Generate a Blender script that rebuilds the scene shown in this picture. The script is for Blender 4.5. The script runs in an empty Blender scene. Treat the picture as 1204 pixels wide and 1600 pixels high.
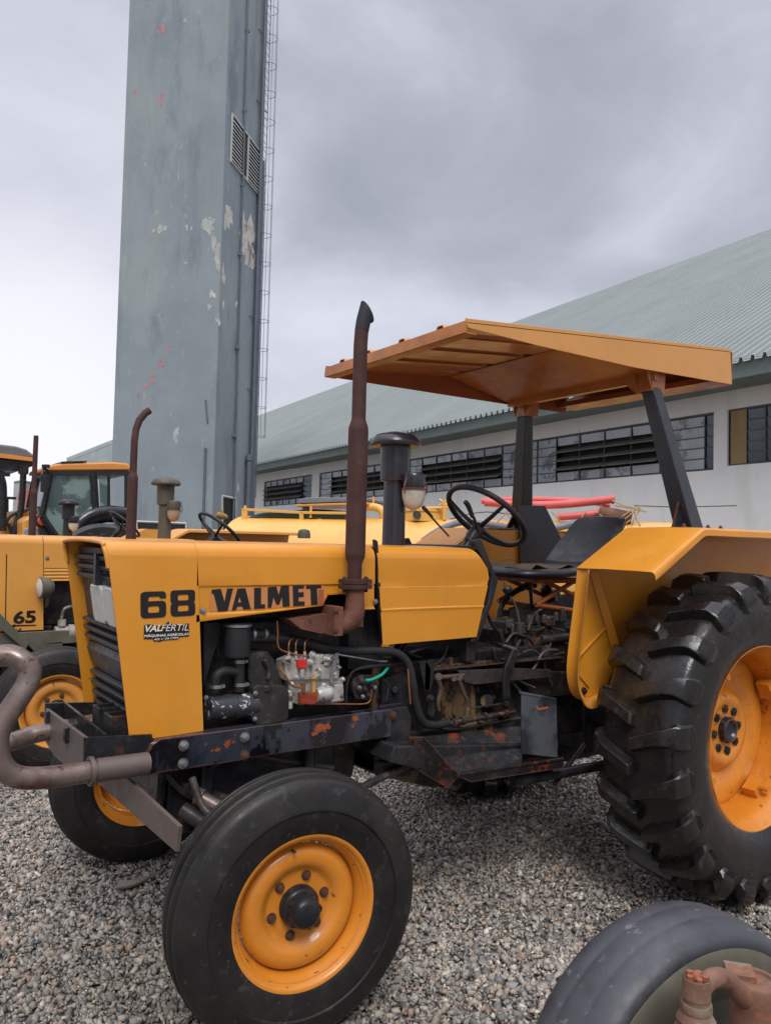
import bpy, bmesh, math, random
import numpy as np
from mathutils import Vector, Matrix
random.seed(7)
R_=math.radians; PI=math.pi
V=Vector
# ---------------------------------------------------------------- camera
F_PX=1200.0
YAW=R_(35.0); PITCH=math.atan(48/1200.0); ROLL=R_(1.4)
CAM=V((-1.114,-2.732,1.5))
FWD=V((math.sin(YAW)*math.cos(PITCH),math.cos(YAW)*math.cos(PITCH),math.sin(PITCH)))
R0=V((math.cos(YAW),-math.sin(YAW),0)); U0=R0.cross(FWD)
RGT=R0*math.cos(ROLL)+U0*math.sin(ROLL); UPV=U0*math.cos(ROLL)-R0*math.sin(ROLL)
scn=bpy.context.scene
cd=bpy.data.cameras.new('camera'); cam=bpy.data.objects.new('camera',cd); scn.collection.objects.link(cam)
m=Matrix.Identity(4)
for i in range(3):
    m[i][0]=RGT[i]; m[i][1]=UPV[i]; m[i][2]=-FWD[i]; m[i][3]=CAM[i]
cam.matrix_world=m
cd.sensor_fit='VERTICAL'; cd.sensor_height=24.0; cd.lens=24.0*F_PX/1600.0
cd.clip_start=0.05; cd.clip_end=3000
scn.camera=cam
scn.render.resolution_x=770; scn.render.resolution_y=1024
# ---------------------------------------------------------------- world: overcast sky
SUN_EL=R_(50); SUN_AZ=R_(-150)      # azimuth measured from +Y towards +X
w=bpy.data.worlds.new('World'); scn.world=w; w.use_nodes=True
nt=w.node_tree; nd=nt.nodes; lk=nt.links; nd.clear()
out=nd.new('ShaderNodeOutputWorld'); bg=nd.new('ShaderNodeBackground')
sky=nd.new('ShaderNodeTexSky'); sky.sky_type='NISHITA'; sky.sun_disc=False
sky.sun_elevation=SUN_EL; sky.sun_rotation=SUN_AZ
tc=nd.new('ShaderNodeTexCoord')
mp=nd.new('ShaderNodeMapping'); mp.inputs['Scale'].default_value=(1.1,1.1,1.9); mp.inputs['Location'].default_value=(3.1,1.7,0.35)
lk.new(tc.outputs['Generated'],mp.inputs['Vector'])
def wn(scale,det,rough,dist=0.0,src=None):
    n=nd.new('ShaderNodeTexNoise'); n.inputs['Scale'].default_value=scale; n.inputs['Detail'].default_value=det
    n.inputs['Roughness'].default_value=rough; n.inputs['Distortion'].default_value=dist
    lk.new(mp.outputs[0],n.inputs['Vector']); return n
n1=wn(1.35,5,0.52,0.6); n2=wn(3.6,7,0.6,0.4)
mx=nd.new('ShaderNodeMath'); mx.operation='MULTIPLY_ADD'; mx.inputs[1].default_value=0.74
mz=nd.new('ShaderNodeMath'); mz.operation='MULTIPLY'; mz.inputs[1].default_value=0.26
lk.new(n2.outputs[0],mz.inputs[0]); lk.new(n1.outputs[0],mx.inputs[0]); lk.new(mz.outputs[0],mx.inputs[2])
cr=nd.new('ShaderNodeValToRGB'); lk.new(mx.outputs[0],cr.inputs[0])
e=cr.color_ramp.elements
e[0].position=0.36; e[0].color=(0.285,0.30,0.355,1)
e[1].position=0.68; e[1].color=(0.56,0.57,0.645,1)
x=e.new(0.46); x.color=(0.36,0.37,0.43,1)
x=e.new(0.55); x.color=(0.47,0.48,0.55,1)
# bright break in the cloud low down towards the camera's left, darker overhead in front
sp=nd.new('ShaderNodeVectorMath'); sp.operation='DOT_PRODUCT'; lk.new(tc.outputs['Generated'],sp.inputs[0])
dl=V((math.sin(R_(9)),math.cos(R_(9)),0.12)).normalized(); sp.inputs[1].default_value=dl
mr=nd.new('ShaderNodeMapRange'); mr.interpolation_type='SMOOTHSTEP'
mr.inputs['From Min'].default_value=0.955; mr.inputs['From Max'].default_value=1.0; mr.inputs['To Max'].default_value=1.0
lk.new(sp.outputs['Value'],mr.inputs['Value'])
br=nd.new('ShaderNodeMixRGB'); br.inputs[2].default_value=(0.72,0.72,0.77,1)
lk.new(mr.outputs[0],br.inputs[0]); lk.new(cr.outputs[0],br.inputs[1])
# overcast skies are brighter towards the zenith
sx=nd.new('ShaderNodeSeparateXYZ'); lk.new(tc.outputs['Generated'],sx.inputs[0])
zr=nd.new('ShaderNodeMapRange'); zr.inputs['From Min'].default_value=0.60; zr.inputs['From Max'].default_value=0.92
zr.inputs['To Min'].default_value=1.0; zr.inputs['To Max'].default_value=3.3; lk.new(sx.outputs['Z'],zr.inputs['Value'])
vm=nd.new('ShaderNodeVectorMath'); vm.operation='SCALE'; lk.new(br.outputs[0],vm.inputs[0]); lk.new(zr.outputs[0],vm.inputs['Scale'])
ns=nd.new('ShaderNodeVectorMath'); ns.operation='SCALE'; ns.inputs['Scale'].default_value=0.08; lk.new(sky.outputs[0],ns.inputs[0])
fm=nd.new('ShaderNodeMixRGB'); fm.inputs[0].default_value=0.94; lk.new(ns.outputs[0],fm.inputs[1]); lk.new(vm.outputs[0],fm.inputs[2])
lk.new(fm.outputs[0],bg.inputs['Color']); bg.inputs['Strength'].default_value=1.0
lk.new(bg.outputs[0],out.inputs['Surface'])
# ---------------------------------------------------------------- sun (soft, through cloud)
sl=bpy.data.lights.new('sun','SUN'); sl.energy=1.5; sl.angle=R_(25); sl.color=(1.0,0.97,0.92)
so=bpy.data.objects.new('sun',sl); scn.collection.objects.link(so)
sd=V((math.sin(SUN_AZ)*math.cos(SUN_EL),math.cos(SUN_AZ)*math.cos(SUN_EL),math.sin(SUN_EL)))
so.rotation_euler=sd.to_track_quat('Z','Y').to_euler(); so.location=(-5,5,20)
scn.view_settings.view_transform='Standard'; scn.view_settings.look='None'
scn.view_settings.gamma=1.0; scn.view_settings.exposure=0.47
# ---------------------------------------------------------------- measuring helpers
def ray(px,py): return FWD+RGT*((px-602)/F_PX)-UPV*((py-800)/F_PX)
def at(px,py,ax,v):
    """photo pixel -> point on the plane axis=v"""
    d=ray(px,py); i='XYZ'.index(ax); t=(v-CAM[i])/d[i]; return CAM+d*t
def PY(px,py,y): return at(px,py,'Y',y)
def onp(px,py,p0,n):
    d=ray(px,py); t=(V(p0)-CAM).dot(n)/d.dot(n); return CAM+d*t
# ---------------------------------------------------------------- mesh builder
class MB:
    def __init__(s): s.v=[]; s.f=[]
    def add(s,vs,fs):
        o=len(s.v); s.v+= [tuple(a) for a in vs]; s.f+=[tuple(i+o for i in f) for f in fs]; return s
    def box(s,c,sz,rot=None):
        hx,hy,hz=sz[0]/2,sz[1]/2,sz[2]/2
        p=[V((a*hx,b*hy,d*hz)) for a in(-1,1) for b in(-1,1) for d in(-1,1)]
        if rot is not None: p=[rot@q for q in p]
        p=[q+V(c) for q in p]
        return s.add(p,[(0,1,3,2),(4,6,7,5),(0,4,5,1),(2,3,7,6),(0,2,6,4),(1,5,7,3)])
    def bb(s,a,b):
        a=V(a);b=V(b); return s.box((a+b)/2,[abs(b[i]-a[i]) for i in range(3)])
    def poly(s,pts,off):
        """closed outline (3D points) extruded by the vector off"""
        n=len(pts); off=V(off); p=[V(q) for q in pts]
        nm=V((0,0,0))
        for i in range(n): nm+=p[i].cross(p[(i+1)%n])
        if nm.dot(off)>0: p=p[::-1]
        vs=p+[q+off for q in p]
        return s.add(vs,[tuple(range(n)),tuple(range(2*n-1,n-1,-1))]+[(i,i+n,(i+1)%n+n,(i+1)%n) for i in range(n)])
    def tpoly(s,px,y,dep): return s.poly([PY(a,b,y) for a,b in px],(0,dep,0))
    def ring(s,path,rad,n=12,caps=True,closed=False,sq=None):
        P=[V(p) for p in path]; N=len(P)
        R=rad if isinstance(rad,(list,tuple)) else [rad]*N
        T=[]
        for i in range(N):
            a=P[(i-1)%N] if (i>0 or closed) else P[i]; b=P[(i+1)%N] if (i<N-1 or closed) else P[i]
            t=(b-a); T.append(t.normalized() if t.length>1e-9 else V((0,0,1)))
        up=V((0,0,1)) if abs(T[0].z)<.9 else V((1,0,0))
        x=T[0].cross(up).normalized(); vs=[]
        for i in range(N):
            x=(x-T[i]*x.dot(T[i])); x=x.normalized() if x.length>1e-6 else T[i].orthogonal().normalized()
            y=T[i].cross(x)
            for k in range(n):
                a=2*PI*k/n; vs.append(P[i]+(x*math.cos(a)+y*math.sin(a))*R[i])
        fs=[]
        M=N if closed else N-1
        for i in range(M):
            j=(i+1)%N
            for k in range(n):
                l=(k+1)%n; fs.append((i*n+k,i*n+l,j*n+l,j*n+k))
        if caps and not closed:
            fs.append(tuple(range(n))[::-1]); fs.append(tuple(range((N-1)*n,N*n)))
        return s.add(vs,fs)
    def tube(s,pts,rad,n=12,sub=6):
        return s.ring(smooth(pts,sub),rad if not isinstance(rad,(list,tuple)) else resamp(rad,len(pts),sub),n)
    def rod(s,a,b,r,r2=None,n=12): return s.ring([a,b],[r,r if r2 is None else r2],n)
    def lathe(s,prof,o=(0,0,0),ax=(0,0,1),n=32,closed=False,caps=True):
        """prof: (radius, height along ax)"""
        ax=V(ax).normalized(); x=ax.orthogonal().normalized(); y=ax.cross(x); o=V(o); vs=[]; fs=[]
        for r,h in prof:
            for k in range(n):
                a=2*PI*k/n; vs.append(o+ax*h+(x*math.cos(a)+y*math.sin(a))*max(r,1e-5))
        N=len(prof); M=N if closed else N-1
        for i in range(M):
            j=(i+1)%N
            for k in range(n):
                l=(k+1)%n; fs.append((i*n+k,i*n+l,j*n+l,j*n+k))
        if not closed and caps:
            if prof[0][0]>1e-4: fs.append(tuple(range(n))[::-1])
            if prof[-1][0]>1e-4: fs.append(tuple(range((N-1)*n,N*n)))
        return s.add(vs,fs)
    def bolt(s,c,ax,r,h,washer=True):
        c=V(c);ax=V(ax).normalized()
        if washer: s.lathe([(0,0),(r*1.35,0),(r*1.35,h*.25),(0,h*.25)],c,ax,14)
        s.lathe([(0,0),(r,0),(r,h*.92),(r*.8,h),(0,h)],c,ax,6)
        s.lathe([(0,h),(r*.5,h),(r*.5,h*1.4),(0,h*1.4)],c,ax,10)
        return s
    def grid(s,rows,close=False):
        n=len(rows[0]); vs=[p for r in rows for p in r]; fs=[]
        for i in range(len(rows)-1):
            for k in range(n if close else n-1):
                l=(k+1)%n; fs.append((i*n+k,i*n+l,(i+1)*n+l,(i+1)*n+k))
        return s.add(vs,fs)
def smooth(pts,sub=6):
    P=[V(p) for p in pts]
    if len(P)<3 or sub<2: return P
    o=[]
    for i in range(len(P)-1):
        p0=P[max(i-1,0)];p1=P[i];p2=P[i+1];p3=P[min(i+2,len(P)-1)]
        for k in range(sub):
            t=k/sub
            o.append(.5*((2*p1)+(p2-p0)*t+(2*p0-5*p1+4*p2-p3)*t*t+(3*p1-p0-3*p2+p3)*t**3))
    o.append(P[-1]); return o
def resamp(r,n,sub):
    if n<3: return list(r)
    o=[]
    for i in range(n-1):
        for k in range(sub): o.append(r[i]+(r[i+1]-r[i])*k/sub)
    o.append(r[-1]); return o
def tp(l,dy=0):      # traced path: (px,py,planeY)
    return [PY(a,b,y+dy) for a,b,y in l]
COL=scn.collection
def tag(o,label=None,cat=None,group=None,kind=None):
    if label:o['label']=label
    if cat:o['category']=cat
    if group:o['group']=group
    if kind:o['kind']=kind
    return o
def empty(name,loc,label=None,cat=None,group=None,parent=None,rz=0):
    o=bpy.data.objects.new(name,None); COL.objects.link(o); o.location=loc; o.rotation_euler=(0,0,rz); o.empty_display_size=.2
    if parent:o.parent=parent
    return tag(o,label,cat,group)
LO={}      # object -> origin (in build coordinates) its mesh was made around
def build(name,mb,mat,parent=None,org=None,sm=38,bev=0,seg=2,solid=0,loc=None,label=None,norm=True,out=None):
    """link mb as one mesh; org = point of the build frame that becomes the origin"""
    if org is None: org=LO.get(parent.name,V((0,0,0))) if parent else V((0,0,0))
    org=V(org)
    me=bpy.data.meshes.new(name); me.from_pydata([tuple(V(p)-org) for p in mb.v],[],mb.f); me.update()
    if norm:
        bm=bmesh.new(); bm.from_mesh(me); bmesh.ops.recalc_face_normals(bm,faces=bm.faces)
        if solid and out is not None:
            f=max(bm.faces,key=lambda f:f.calc_area()); c=f.calc_center_median()+V(org)
            if (c-V(out)).dot(f.normal)<0: bmesh.ops.reverse_faces(bm,faces=bm.faces)
        bm.to_mesh(me); bm.free()
    if mat: me.materials.append(mat)
    o=bpy.data.objects.new(name,me); COL.objects.link(o)
    if parent:
        o.parent=parent; o.location=(org-LO.get(parent.name,V((0,0,0)))) if loc is None else loc
    else: o.location=org if loc is None else loc
    LO[o.name]=org
    if sm:
        me.polygons.foreach_set('use_smooth',[True]*len(me.polygons)); me.set_sharp_from_angle(angle=R_(sm))
    if solid:
        md=o.modifiers.new('thick','SOLIDIFY'); md.thickness=solid; md.offset=-1
    if bev:
        md=o.modifiers.new('bevel','BEVEL'); md.width=bev; md.segments=seg; md.limit_method='ANGLE'; md.angle_limit=R_(40)
    if sm:
        md=o.modifiers.new('wn','WEIGHTED_NORMAL'); md.keep_sharp=True; md.weight=80
    if label:o['label']=label
    return o
# ---------------------------------------------------------------- materials
def lin(r,g,b):
    f=lambda c:(c/255/12.92) if c/255<=.04045 else ((c/255+.055)/1.055)**2.4
    return (f(r),f(g),f(b))
def mat(name,col,rough=.5,metal=0.0,var=.10,vs=3.0,spots=(),bump=None,spec=.5,coat=0,stretch=None,rvar=.12,trans=0,alpha=1,coords='Object'):
    m=bpy.data.materials.new(name); m.use_nodes=True; t=m.node_tree; N=t.nodes; L=t.links; b=N['Principled BSDF']
    tc=N.new('ShaderNodeTexCoord'); src=tc.outputs[coords]
    def noise(scale,det=4,rough_=.6,st=None,seed=0.0):
        n=N.new('ShaderNodeTexNoise'); n.inputs['Scale'].default_value=scale; n.inputs['Detail'].default_value=det; n.inputs['Roughness'].default_value=rough_
        mp=N.new('ShaderNodeMapping'); mp.inputs['Location'].default_value=(seed*3.7,seed*1.3,seed*5.1)
        if st: mp.inputs['Scale'].default_value=st
        L.new(src,mp.inputs[0]); L.new(mp.outputs[0],n.inputs['Vector']); return n.outputs[0]
    c=N.new('ShaderNodeRGB'); c.outputs[0].default_value=(*col,1); cur=c.outputs[0]
    if var:
        n=noise(vs,5,.6,stretch); mr=N.new('ShaderNodeMapRange'); mr.inputs['From Min'].default_value=.3; mr.inputs['From Max'].default_value=.7
        mr.inputs['To Min'].default_value=1-var; mr.inputs['To Max'].default_value=1+var; L.new(n,mr.inputs[0])
        sc=N.new('ShaderNodeVectorMath'); sc.operation='SCALE'; L.new(cur,sc.inputs[0]); L.new(mr.outputs[0],sc.inputs['Scale']); cur=sc.outputs[0]
    ro=None
    for i,sp in enumerate(spots):
        sc_,scale,th,soft=sp[:4]; st=sp[4] if len(sp)>4 else None; srr=sp[5] if len(sp)>5 else None; mxv=sp[6] if len(sp)>6 else 1.0
        n=noise(scale,6,.65,st,i+1.0); mr=N.new('ShaderNodeMapRange'); mr.inputs['From Min'].default_value=th; mr.inputs['From Max'].default_value=th+soft
        mr.inputs['To Max'].default_value=mxv; L.new(n,mr.inputs[0])
        mx=N.new('ShaderNodeMixRGB'); L.new(mr.outputs[0],mx.inputs[0]); L.new(cur,mx.inputs[1]); mx.inputs[2].default_value=(*sc_,1); cur=mx.outputs[0]
    L.new(cur,b.inputs['Base Color'])
    if rvar:
        n=noise(vs*2.3,4,.6,None,9.); mr=N.new('ShaderNodeMapRange'); mr.inputs['From Min'].default_value=.3; mr.inputs['From Max'].default_value=.7
        mr.inputs['To Min'].default_value=max(rough-rvar,.04); mr.inputs['To Max'].default_value=min(rough+rvar,1); L.new(n,mr.inputs[0]); L.new(mr.outputs[0],b.inputs['Roughness'])
    else: b.inputs['Roughness'].default_value=rough
    b.inputs['Metallic'].default_value=metal; b.inputs['Specular IOR Level'].default_value=spec
    if coat: b.inputs['Coat Weight'].default_value=coat; b.inputs['Coat Roughness'].default_value=.12
    if trans: b.inputs['Transmission Weight'].default_value=trans
    if alpha<1: b.inputs['Alpha'].default_value=alpha
    if bump:
        bs=bump if isinstance(bump,list) else [bump]; prev=None
        for i,(sc_,stg,dist) in enumerate(bs):
            n=noise(sc_,4,.6,None,4.+i); bp=N.new('ShaderNodeBump'); bp.inputs['Strength'].default_value=stg; bp.inputs['Distance'].default_value=dist
            L.new(n,bp.inputs['Height'])
            if prev: L.new(prev,bp.inputs['Normal'])
            prev=bp.outputs[0]
        L.new(prev,b.inputs['Normal'])
    return m
def wear(m,col,radius=.004,scale=60,lo=.08,hi=.3):
    """paint rubbed off along the object's own sharp edges"""
    t=m.node_tree; N=t.nodes; L=t.links; b=N['Principled BSDF']
    bv=N.new('ShaderNodeBevel'); bv.samples=4; bv.inputs['Radius'].default_value=radius
    g=N.new('ShaderNodeNewGeometry'); dt=N.new('ShaderNodeVectorMath'); dt.operation='DOT_PRODUCT'
    L.new(bv.outputs[0],dt.inputs[0]); L.new(g.outputs['Normal'],dt.inputs[1])
    iv=N.new('ShaderNodeMath'); iv.operation='SUBTRACT'; iv.inputs[0].default_value=1; L.new(dt.outputs['Value'],iv.inputs[1])
    tc=N.new('ShaderNodeTexCoord'); n=N.new('ShaderNodeTexNoise'); n.inputs['Scale'].default_value=scale; n.inputs['Detail'].default_value=4; L.new(tc.outputs['Object'],n.inputs['Vector'])
    mu=N.new('ShaderNodeMath'); mu.operation='MULTIPLY'; L.new(iv.outputs[0],mu.inputs[0]); L.new(n.outputs[0],mu.inputs[1])
    mr=N.new('ShaderNodeMapRange'); mr.inputs['From Min'].default_value=lo; mr.inputs['From Max'].default_value=hi; L.new(mu.outputs[0],mr.inputs[0])
    src=b.inputs['Base Color'].links[0].from_socket
    mx=N.new('ShaderNodeMixRGB'); L.new(mr.outputs[0],mx.inputs[0]); L.new(src,mx.inputs[1]); mx.inputs[2].default_value=(*col,1)
    L.new(mx.outputs[0],b.inputs['Base Color']); return m
RUST=(.13,.045,.018); RUSTO=(.36,.09,.025)
YEL=mat('paint_yellow',(.66,.262,.018),.42,var=.08,vs=2.2,spots=[((.66,.33,.07),3,.52,.2,(1,1,.5),None,.45),((.42,.13,.014),5,.60,.2,None,None,.5),((.10,.04,.015),75,.705,.02),((.09,.035,.015),24,.715,.015),((.50,.20,.03),1.4,.55,.2,(3,1,.6),None,.35)],bump=[(1.6,.35,.02),(5,.2,.006),(90,.05,.002)],coat=.25)
wear(YEL,(.05,.025,.012),.005,60,.045,.065)
YELB=mat('paint_yellow_faded',(.66,.30,.055),.5,var=.08,vs=2.5,spots=[((.45,.2,.05),7,.62,.2,None,None,.5),((.15,.07,.03),60,.72,.04)],bump=(2,.2,.02),coat=.15)
YELC=mat('paint_yellow_canopy',(.60,.275,.065),.38,var=.06,vs=3,spots=[((.40,.15,.03),6,.6,.2,None,None,.6),((.12,.04,.02),55,.74,.03)],bump=[(2,.3,.02),(60,.08,.003)],coat=.25)
wear(YELC,(.16,.05,.02),.003,70,.06,.09)
YELR=mat('paint_yellow_rim',(.64,.225,.02),.36,var=.08,vs=5,spots=[((.36,.11,.015),7,.54,.2,None,None,.6),((.07,.03,.015),45,.66,.03),((.20,.08,.02),18,.63,.06)],bump=(4,.2,.01),coat=.35)
YELT=mat('paint_yellow_tank',(.72,.40,.09),.42,var=.07,vs=1.6,spots=[((.5,.24,.05),3,.58,.2,None,None,.6),((.15,.07,.03),22,.73,.03)],bump=(3,.2,.02),coat=.2)
BLK=mat('black_grimy_paint',(.018,.018,.021),.32,var=.4,vs=9,spots=[((.05,.045,.042),6,.52,.2),((.075,.035,.02),14,.58,.1),((.14,.05,.025),26,.66,.06)],bump=[(30,.4,.004),(120,.25,.0015)],rvar=.2,spec=.28)
BLKG=mat('black_gloss_paint',(.016,.017,.022),.30,var=.25,vs=7,spots=[((.035,.037,.045),9,.55,.2),((.16,.045,.018),20,.735,.03)],bump=(8,.12,.004),rvar=.08,coat=.15)
wear(BLKG,(.34,.10,.025),.008,28,.080,.10)
SOOT=mat('exhaust_soot',(.012,.012,.018),.75,var=.3,vs=12)
RAILM=mat('black_rail_paint',(.014,.016,.024),.20,var=.3,vs=8,spots=[((.030,.034,.047),5,.47,.10),((.004,.004,.006),9,.53,.03,(1,1,.6)),((.30,.065,.02),14,.64,.02)],bump=(12,.15,.004),rvar=.1,coat=.4)
wear(RAILM,(.33,.07,.022),.010,30,.078,.095)
PAN=mat('oily_black_rust',(.014,.013,.014),.32,var=.4,vs=12,spots=[((.17,.030,.014),6,.54,.06),((.05,.035,.025),24,.54,.1),((.012,.010,.010),16,.60,.04),((.24,.14,.10),55,.70,.04)],bump=[(25,.5,.005),(90,.3,.002)],rvar=.2,spec=.28)
wear(PAN,(.17,.075,.05),.008,40,.05,.09)
MUD=mat('oily_housing_dried_mud',(.014,.012,.012),.4,var=.3,vs=10,spots=[((.15,.098,.048),5,.525,.06,(1,1,.45)),((.10,.035,.015),16,.56,.08),((.012,.01,.01),22,.54,.03,(1,1,.3))],bump=[(22,.5,.006),(90,.3,.002)],rvar=.15,spec=.28)
IRON=mat('exhaust_rusty',(.062,.028,.024),.72,var=.22,vs=7,spots=[((.10,.042,.03),10,.55,.15),((.22,.12,.10),110,.735,.02)],bump=[(60,.25,.002)],rvar=.08,spec=.3)
CAST=mat('manifold_rusty_cast',(.15,.062,.042),.75,var=.25,vs=12,spots=[((.30,.20,.16),30,.66,.08),((.05,.02,.015),18,.60,.1)],bump=[(80,.5,.003)],spec=.3)
TUBE=mat('bare_steel_tube',(.195,.145,.125),.40,metal=.45,var=.3,vs=6,spots=[((.27,.22,.195),9,.52,.12),((.10,.045,.032),5,.53,.12),((.07,.035,.03),28,.60,.06)],bump=(60,.15,.002))
PLATE=mat('brown_steel_plate',(.125,.098,.085),.5,metal=.3,var=.15,vs=6,spots=[((.14,.06,.03),12,.62,.1)],bump=(50,.2,.002))
wear(PLATE,(.16,.10,.07),.003,60,.1,.16)
STEEL=mat('bolt_steel',(.34,.34,.34),.38,metal=.8,var=.25,vs=30,spots=[((.20,.08,.03),40,.60,.1)])
RBOLT=mat('bolt_rusty',(.10,.045,.03),.6,metal=.2,var=.3,vs=30,bump=(90,.4,.002))
ALU=mat('pump_alloy',(.50,.48,.44),.38,metal=.35,var=.3,vs=16,spots=[((.10,.08,.06),22,.54,.06),((.30,.14,.06),30,.66,.06)],bump=[(45,.4,.003)])
DCAST=mat('engine_cast_dark',(.030,.027,.026),.42,var=.4,vs=12,spots=[((.13,.055,.028),9,.58,.07),((.085,.07,.058),22,.54,.12)],bump=[(40,.5,.004)],rvar=.15,spec=.28)
CHIP=mat('pump_black_chipped',(.034,.035,.042),.42,var=.25,vs=12,spots=[((.50,.48,.44),30,.585,.012),((.36,.24,.05),11,.70,.01)],bump=(40,.3,.003))
HOSE=mat('hose_rubber',(.020,.020,.022),.52,var=.25,vs=14,spots=[((.06,.055,.05),14,.6,.15)],bump=(70,.2,.002),spec=.28)
PLAST=mat('black_plastic',(.024,.024,.026),.36,var=.15,vs=10,spots=[((.08,.07,.06),30,.62,.12,None,None,.5)],bump=(60,.12,.002),spec=.28)
GRIL=mat('grille_plastic',(.034,.034,.038),.38,var=.2,vs=14,spots=[((.11,.10,.09),22,.62,.15,None,None,.7)],bump=(60,.15,.002),spec=.28)
COPP=mat('pipe_copper_rust',(.30,.12,.05),.45,metal=.5,var=.25,vs=25)
REDP=mat('red_plastic',(.62,.02,.018),.35,var=.1)
REDB=mat('red_brown_valve',(.26,.04,.015),.35,var=.4,vs=30,spots=[((.5,.28,.12),40,.6,.08)],bump=(60,.4,.002))
AMB=mat('yellowed_plastic',(.42,.26,.08),.35,var=.25,vs=30)
GRNH=mat('green_hose',(.02,.33,.22),.3,var=.15,vs=20)
SEATM=mat('seat_vinyl',(.022,.023,.028),.36,var=.2,vs=10,bump=[(130,.2,.001),(9,.2,.008)])
TORN=mat('torn_cover',(.10,.065,.04),.8,var=.3,vs=20,bump=(60,.6,.004))
LENS=mat('headlamp_glass',(.50,.50,.45),.12,var=.12,vs=25,spots=[((.28,.27,.2),12,.55,.2)],bump=(55,.25,.004),coat=.3)
BOWL=mat('cloudy_bowl',(.50,.49,.44),.28,var=.12,vs=20,spots=[((.33,.30,.22),14,.55,.2)],coat=.3)
RUBW=mat('tyre_front_rubber',(.017,.0155,.015),.40,var=.35,vs=6,spots=[((.026,.021,.018),4,.48,.15),((.045,.043,.042),18,.58,.12),((.08,.07,.06),40,.62,.08,None,None,.6)],bump=[(18,.25,.004),(120,.3,.0015)],rvar=.14,spec=.28)
RUBR=mat('tyre_rear_rubber',(.014,.0125,.012),.22,var=.3,vs=7,spots=[((.034,.024,.017),5,.49,.15),((.05,.046,.046),26,.62,.1),((.012,.012,.013),60,.58,.05)],bump=[(9,.25,.006),(34,.45,.004),(120,.35,.0015)],rvar=.16)
RUBG=mat('tyre_grey_worn',(.043,.045,.053),.5,var=.2,vs=6,spots=[((.14,.14,.14),28,.62,.05,(1,1,1),None,.8),((.028,.028,.033),7,.52,.15),((.075,.075,.08),4,.52,.15)],bump=[(20,.3,.004),(150,.25,.0012)])
OLIV=mat('olive_paint_muddy',(.095,.088,.062),.7,var=.25,vs=6,spots=[((.135,.122,.088),5,.50,.2),((.055,.05,.038),9,.57,.15),((.18,.165,.13),55,.68,.05)],bump=[(60,.3,.002)])
ORUST=mat('orange_rust_casting',(.165,.082,.052),.75,var=.3,vs=14,spots=[((.22,.165,.125),10,.50,.12),((.26,.10,.045),17,.56,.08),((.13,.05,.03),24,.6,.1)],bump=(90,.5,.0025))
STICK=mat('decal_black',(.010,.009,.010),.4,var=.1,spots=[((.30,.13,.02),50,.74,.02)])
STICKW=mat('decal_white',(.70,.66,.58),.4,var=.05,spots=[((.35,.17,.04),45,.60,.05)])
DECP=mat('decal_faded_backing',(.56,.22,.07),.45,var=.12,vs=12)
UNDR=mat('canopy_underside_shade',(.43,.155,.03),.40,var=.12,vs=3,spots=[((.30,.09,.025),3,.50,.15),((.10,.04,.02),50,.70,.03)],bump=(2,.3,.02),coat=.2)  # canopy yellow darkened and reddened: shade under the roof put into the colour
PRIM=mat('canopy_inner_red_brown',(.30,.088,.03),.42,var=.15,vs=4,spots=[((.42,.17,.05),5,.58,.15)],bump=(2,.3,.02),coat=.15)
DARKL=mat('linkage_greasy_dark',(.050,.042,.038),.38,var=.4,vs=20,spots=[((.16,.15,.14),22,.62,.06),((.12,.05,.025),15,.58,.08)],bump=(50,.4,.003),spec=.28)
OLIVD=mat('cleaner_olive',(.085,.075,.055),.55,var=.15,vs=12)

def bolts(lst,ax,r,h,m,parent,name='bolt',washer=True):
    """each bolt head a part of its own"""
    for p in lst:
        b=MB(); b.bolt(p,ax,r,h,washer); build(name,b,m,parent,org=LO[parent.name])
# ================================================================ SETTING
g=MB(); S=500
g.add([(-S,-S,-.012),(S,-S,-.012),(S,S,-.012),(-S,S,-.012)],[(0,1,2,3)])
def gravel_mat():
    m=bpy.data.materials.new('gravel_ground'); m.use_nodes=True; N=m.node_tree.nodes; L=m.node_tree.links; b=N['Principled BSDF']
    tc=N.new('ShaderNodeTexCoord'); vo=N.new('ShaderNodeTexVoronoi'); vo.inputs['Scale'].default_value=48; L.new(tc.outputs['Object'],vo.inputs['Vector'])
    cr=N.new('ShaderNodeValToRGB'); sp=N.new('ShaderNodeSeparateColor'); L.new(vo.outputs['Color'],sp.inputs[0]); L.new(sp.outputs[0],cr.inputs[0])
    e=cr.color_ramp.elements; e[0].color=(.08,.078,.075,1); e[1].color=(.27,.25,.22,1); x=e.new(.5); x.color=(.16,.14,.125,1); x=e.new(.8); x.color=(.21,.155,.125,1)
    L.new(cr.outputs[0],b.inputs['Base Color']); b.inputs['Roughness'].default_value=.85
    bp=N.new('ShaderNodeBump'); bp.inputs['Strength'].default_value=1; bp.inputs['Distance'].default_value=.012; bp.invert=True
    L.new(vo.outputs['Distance'],bp.inputs['Height']); L.new(bp.outputs[0],b.inputs['Normal']); return m
ground=build('ground',g,gravel_mat(),sm=0); tag(ground,kind='structure')
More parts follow.
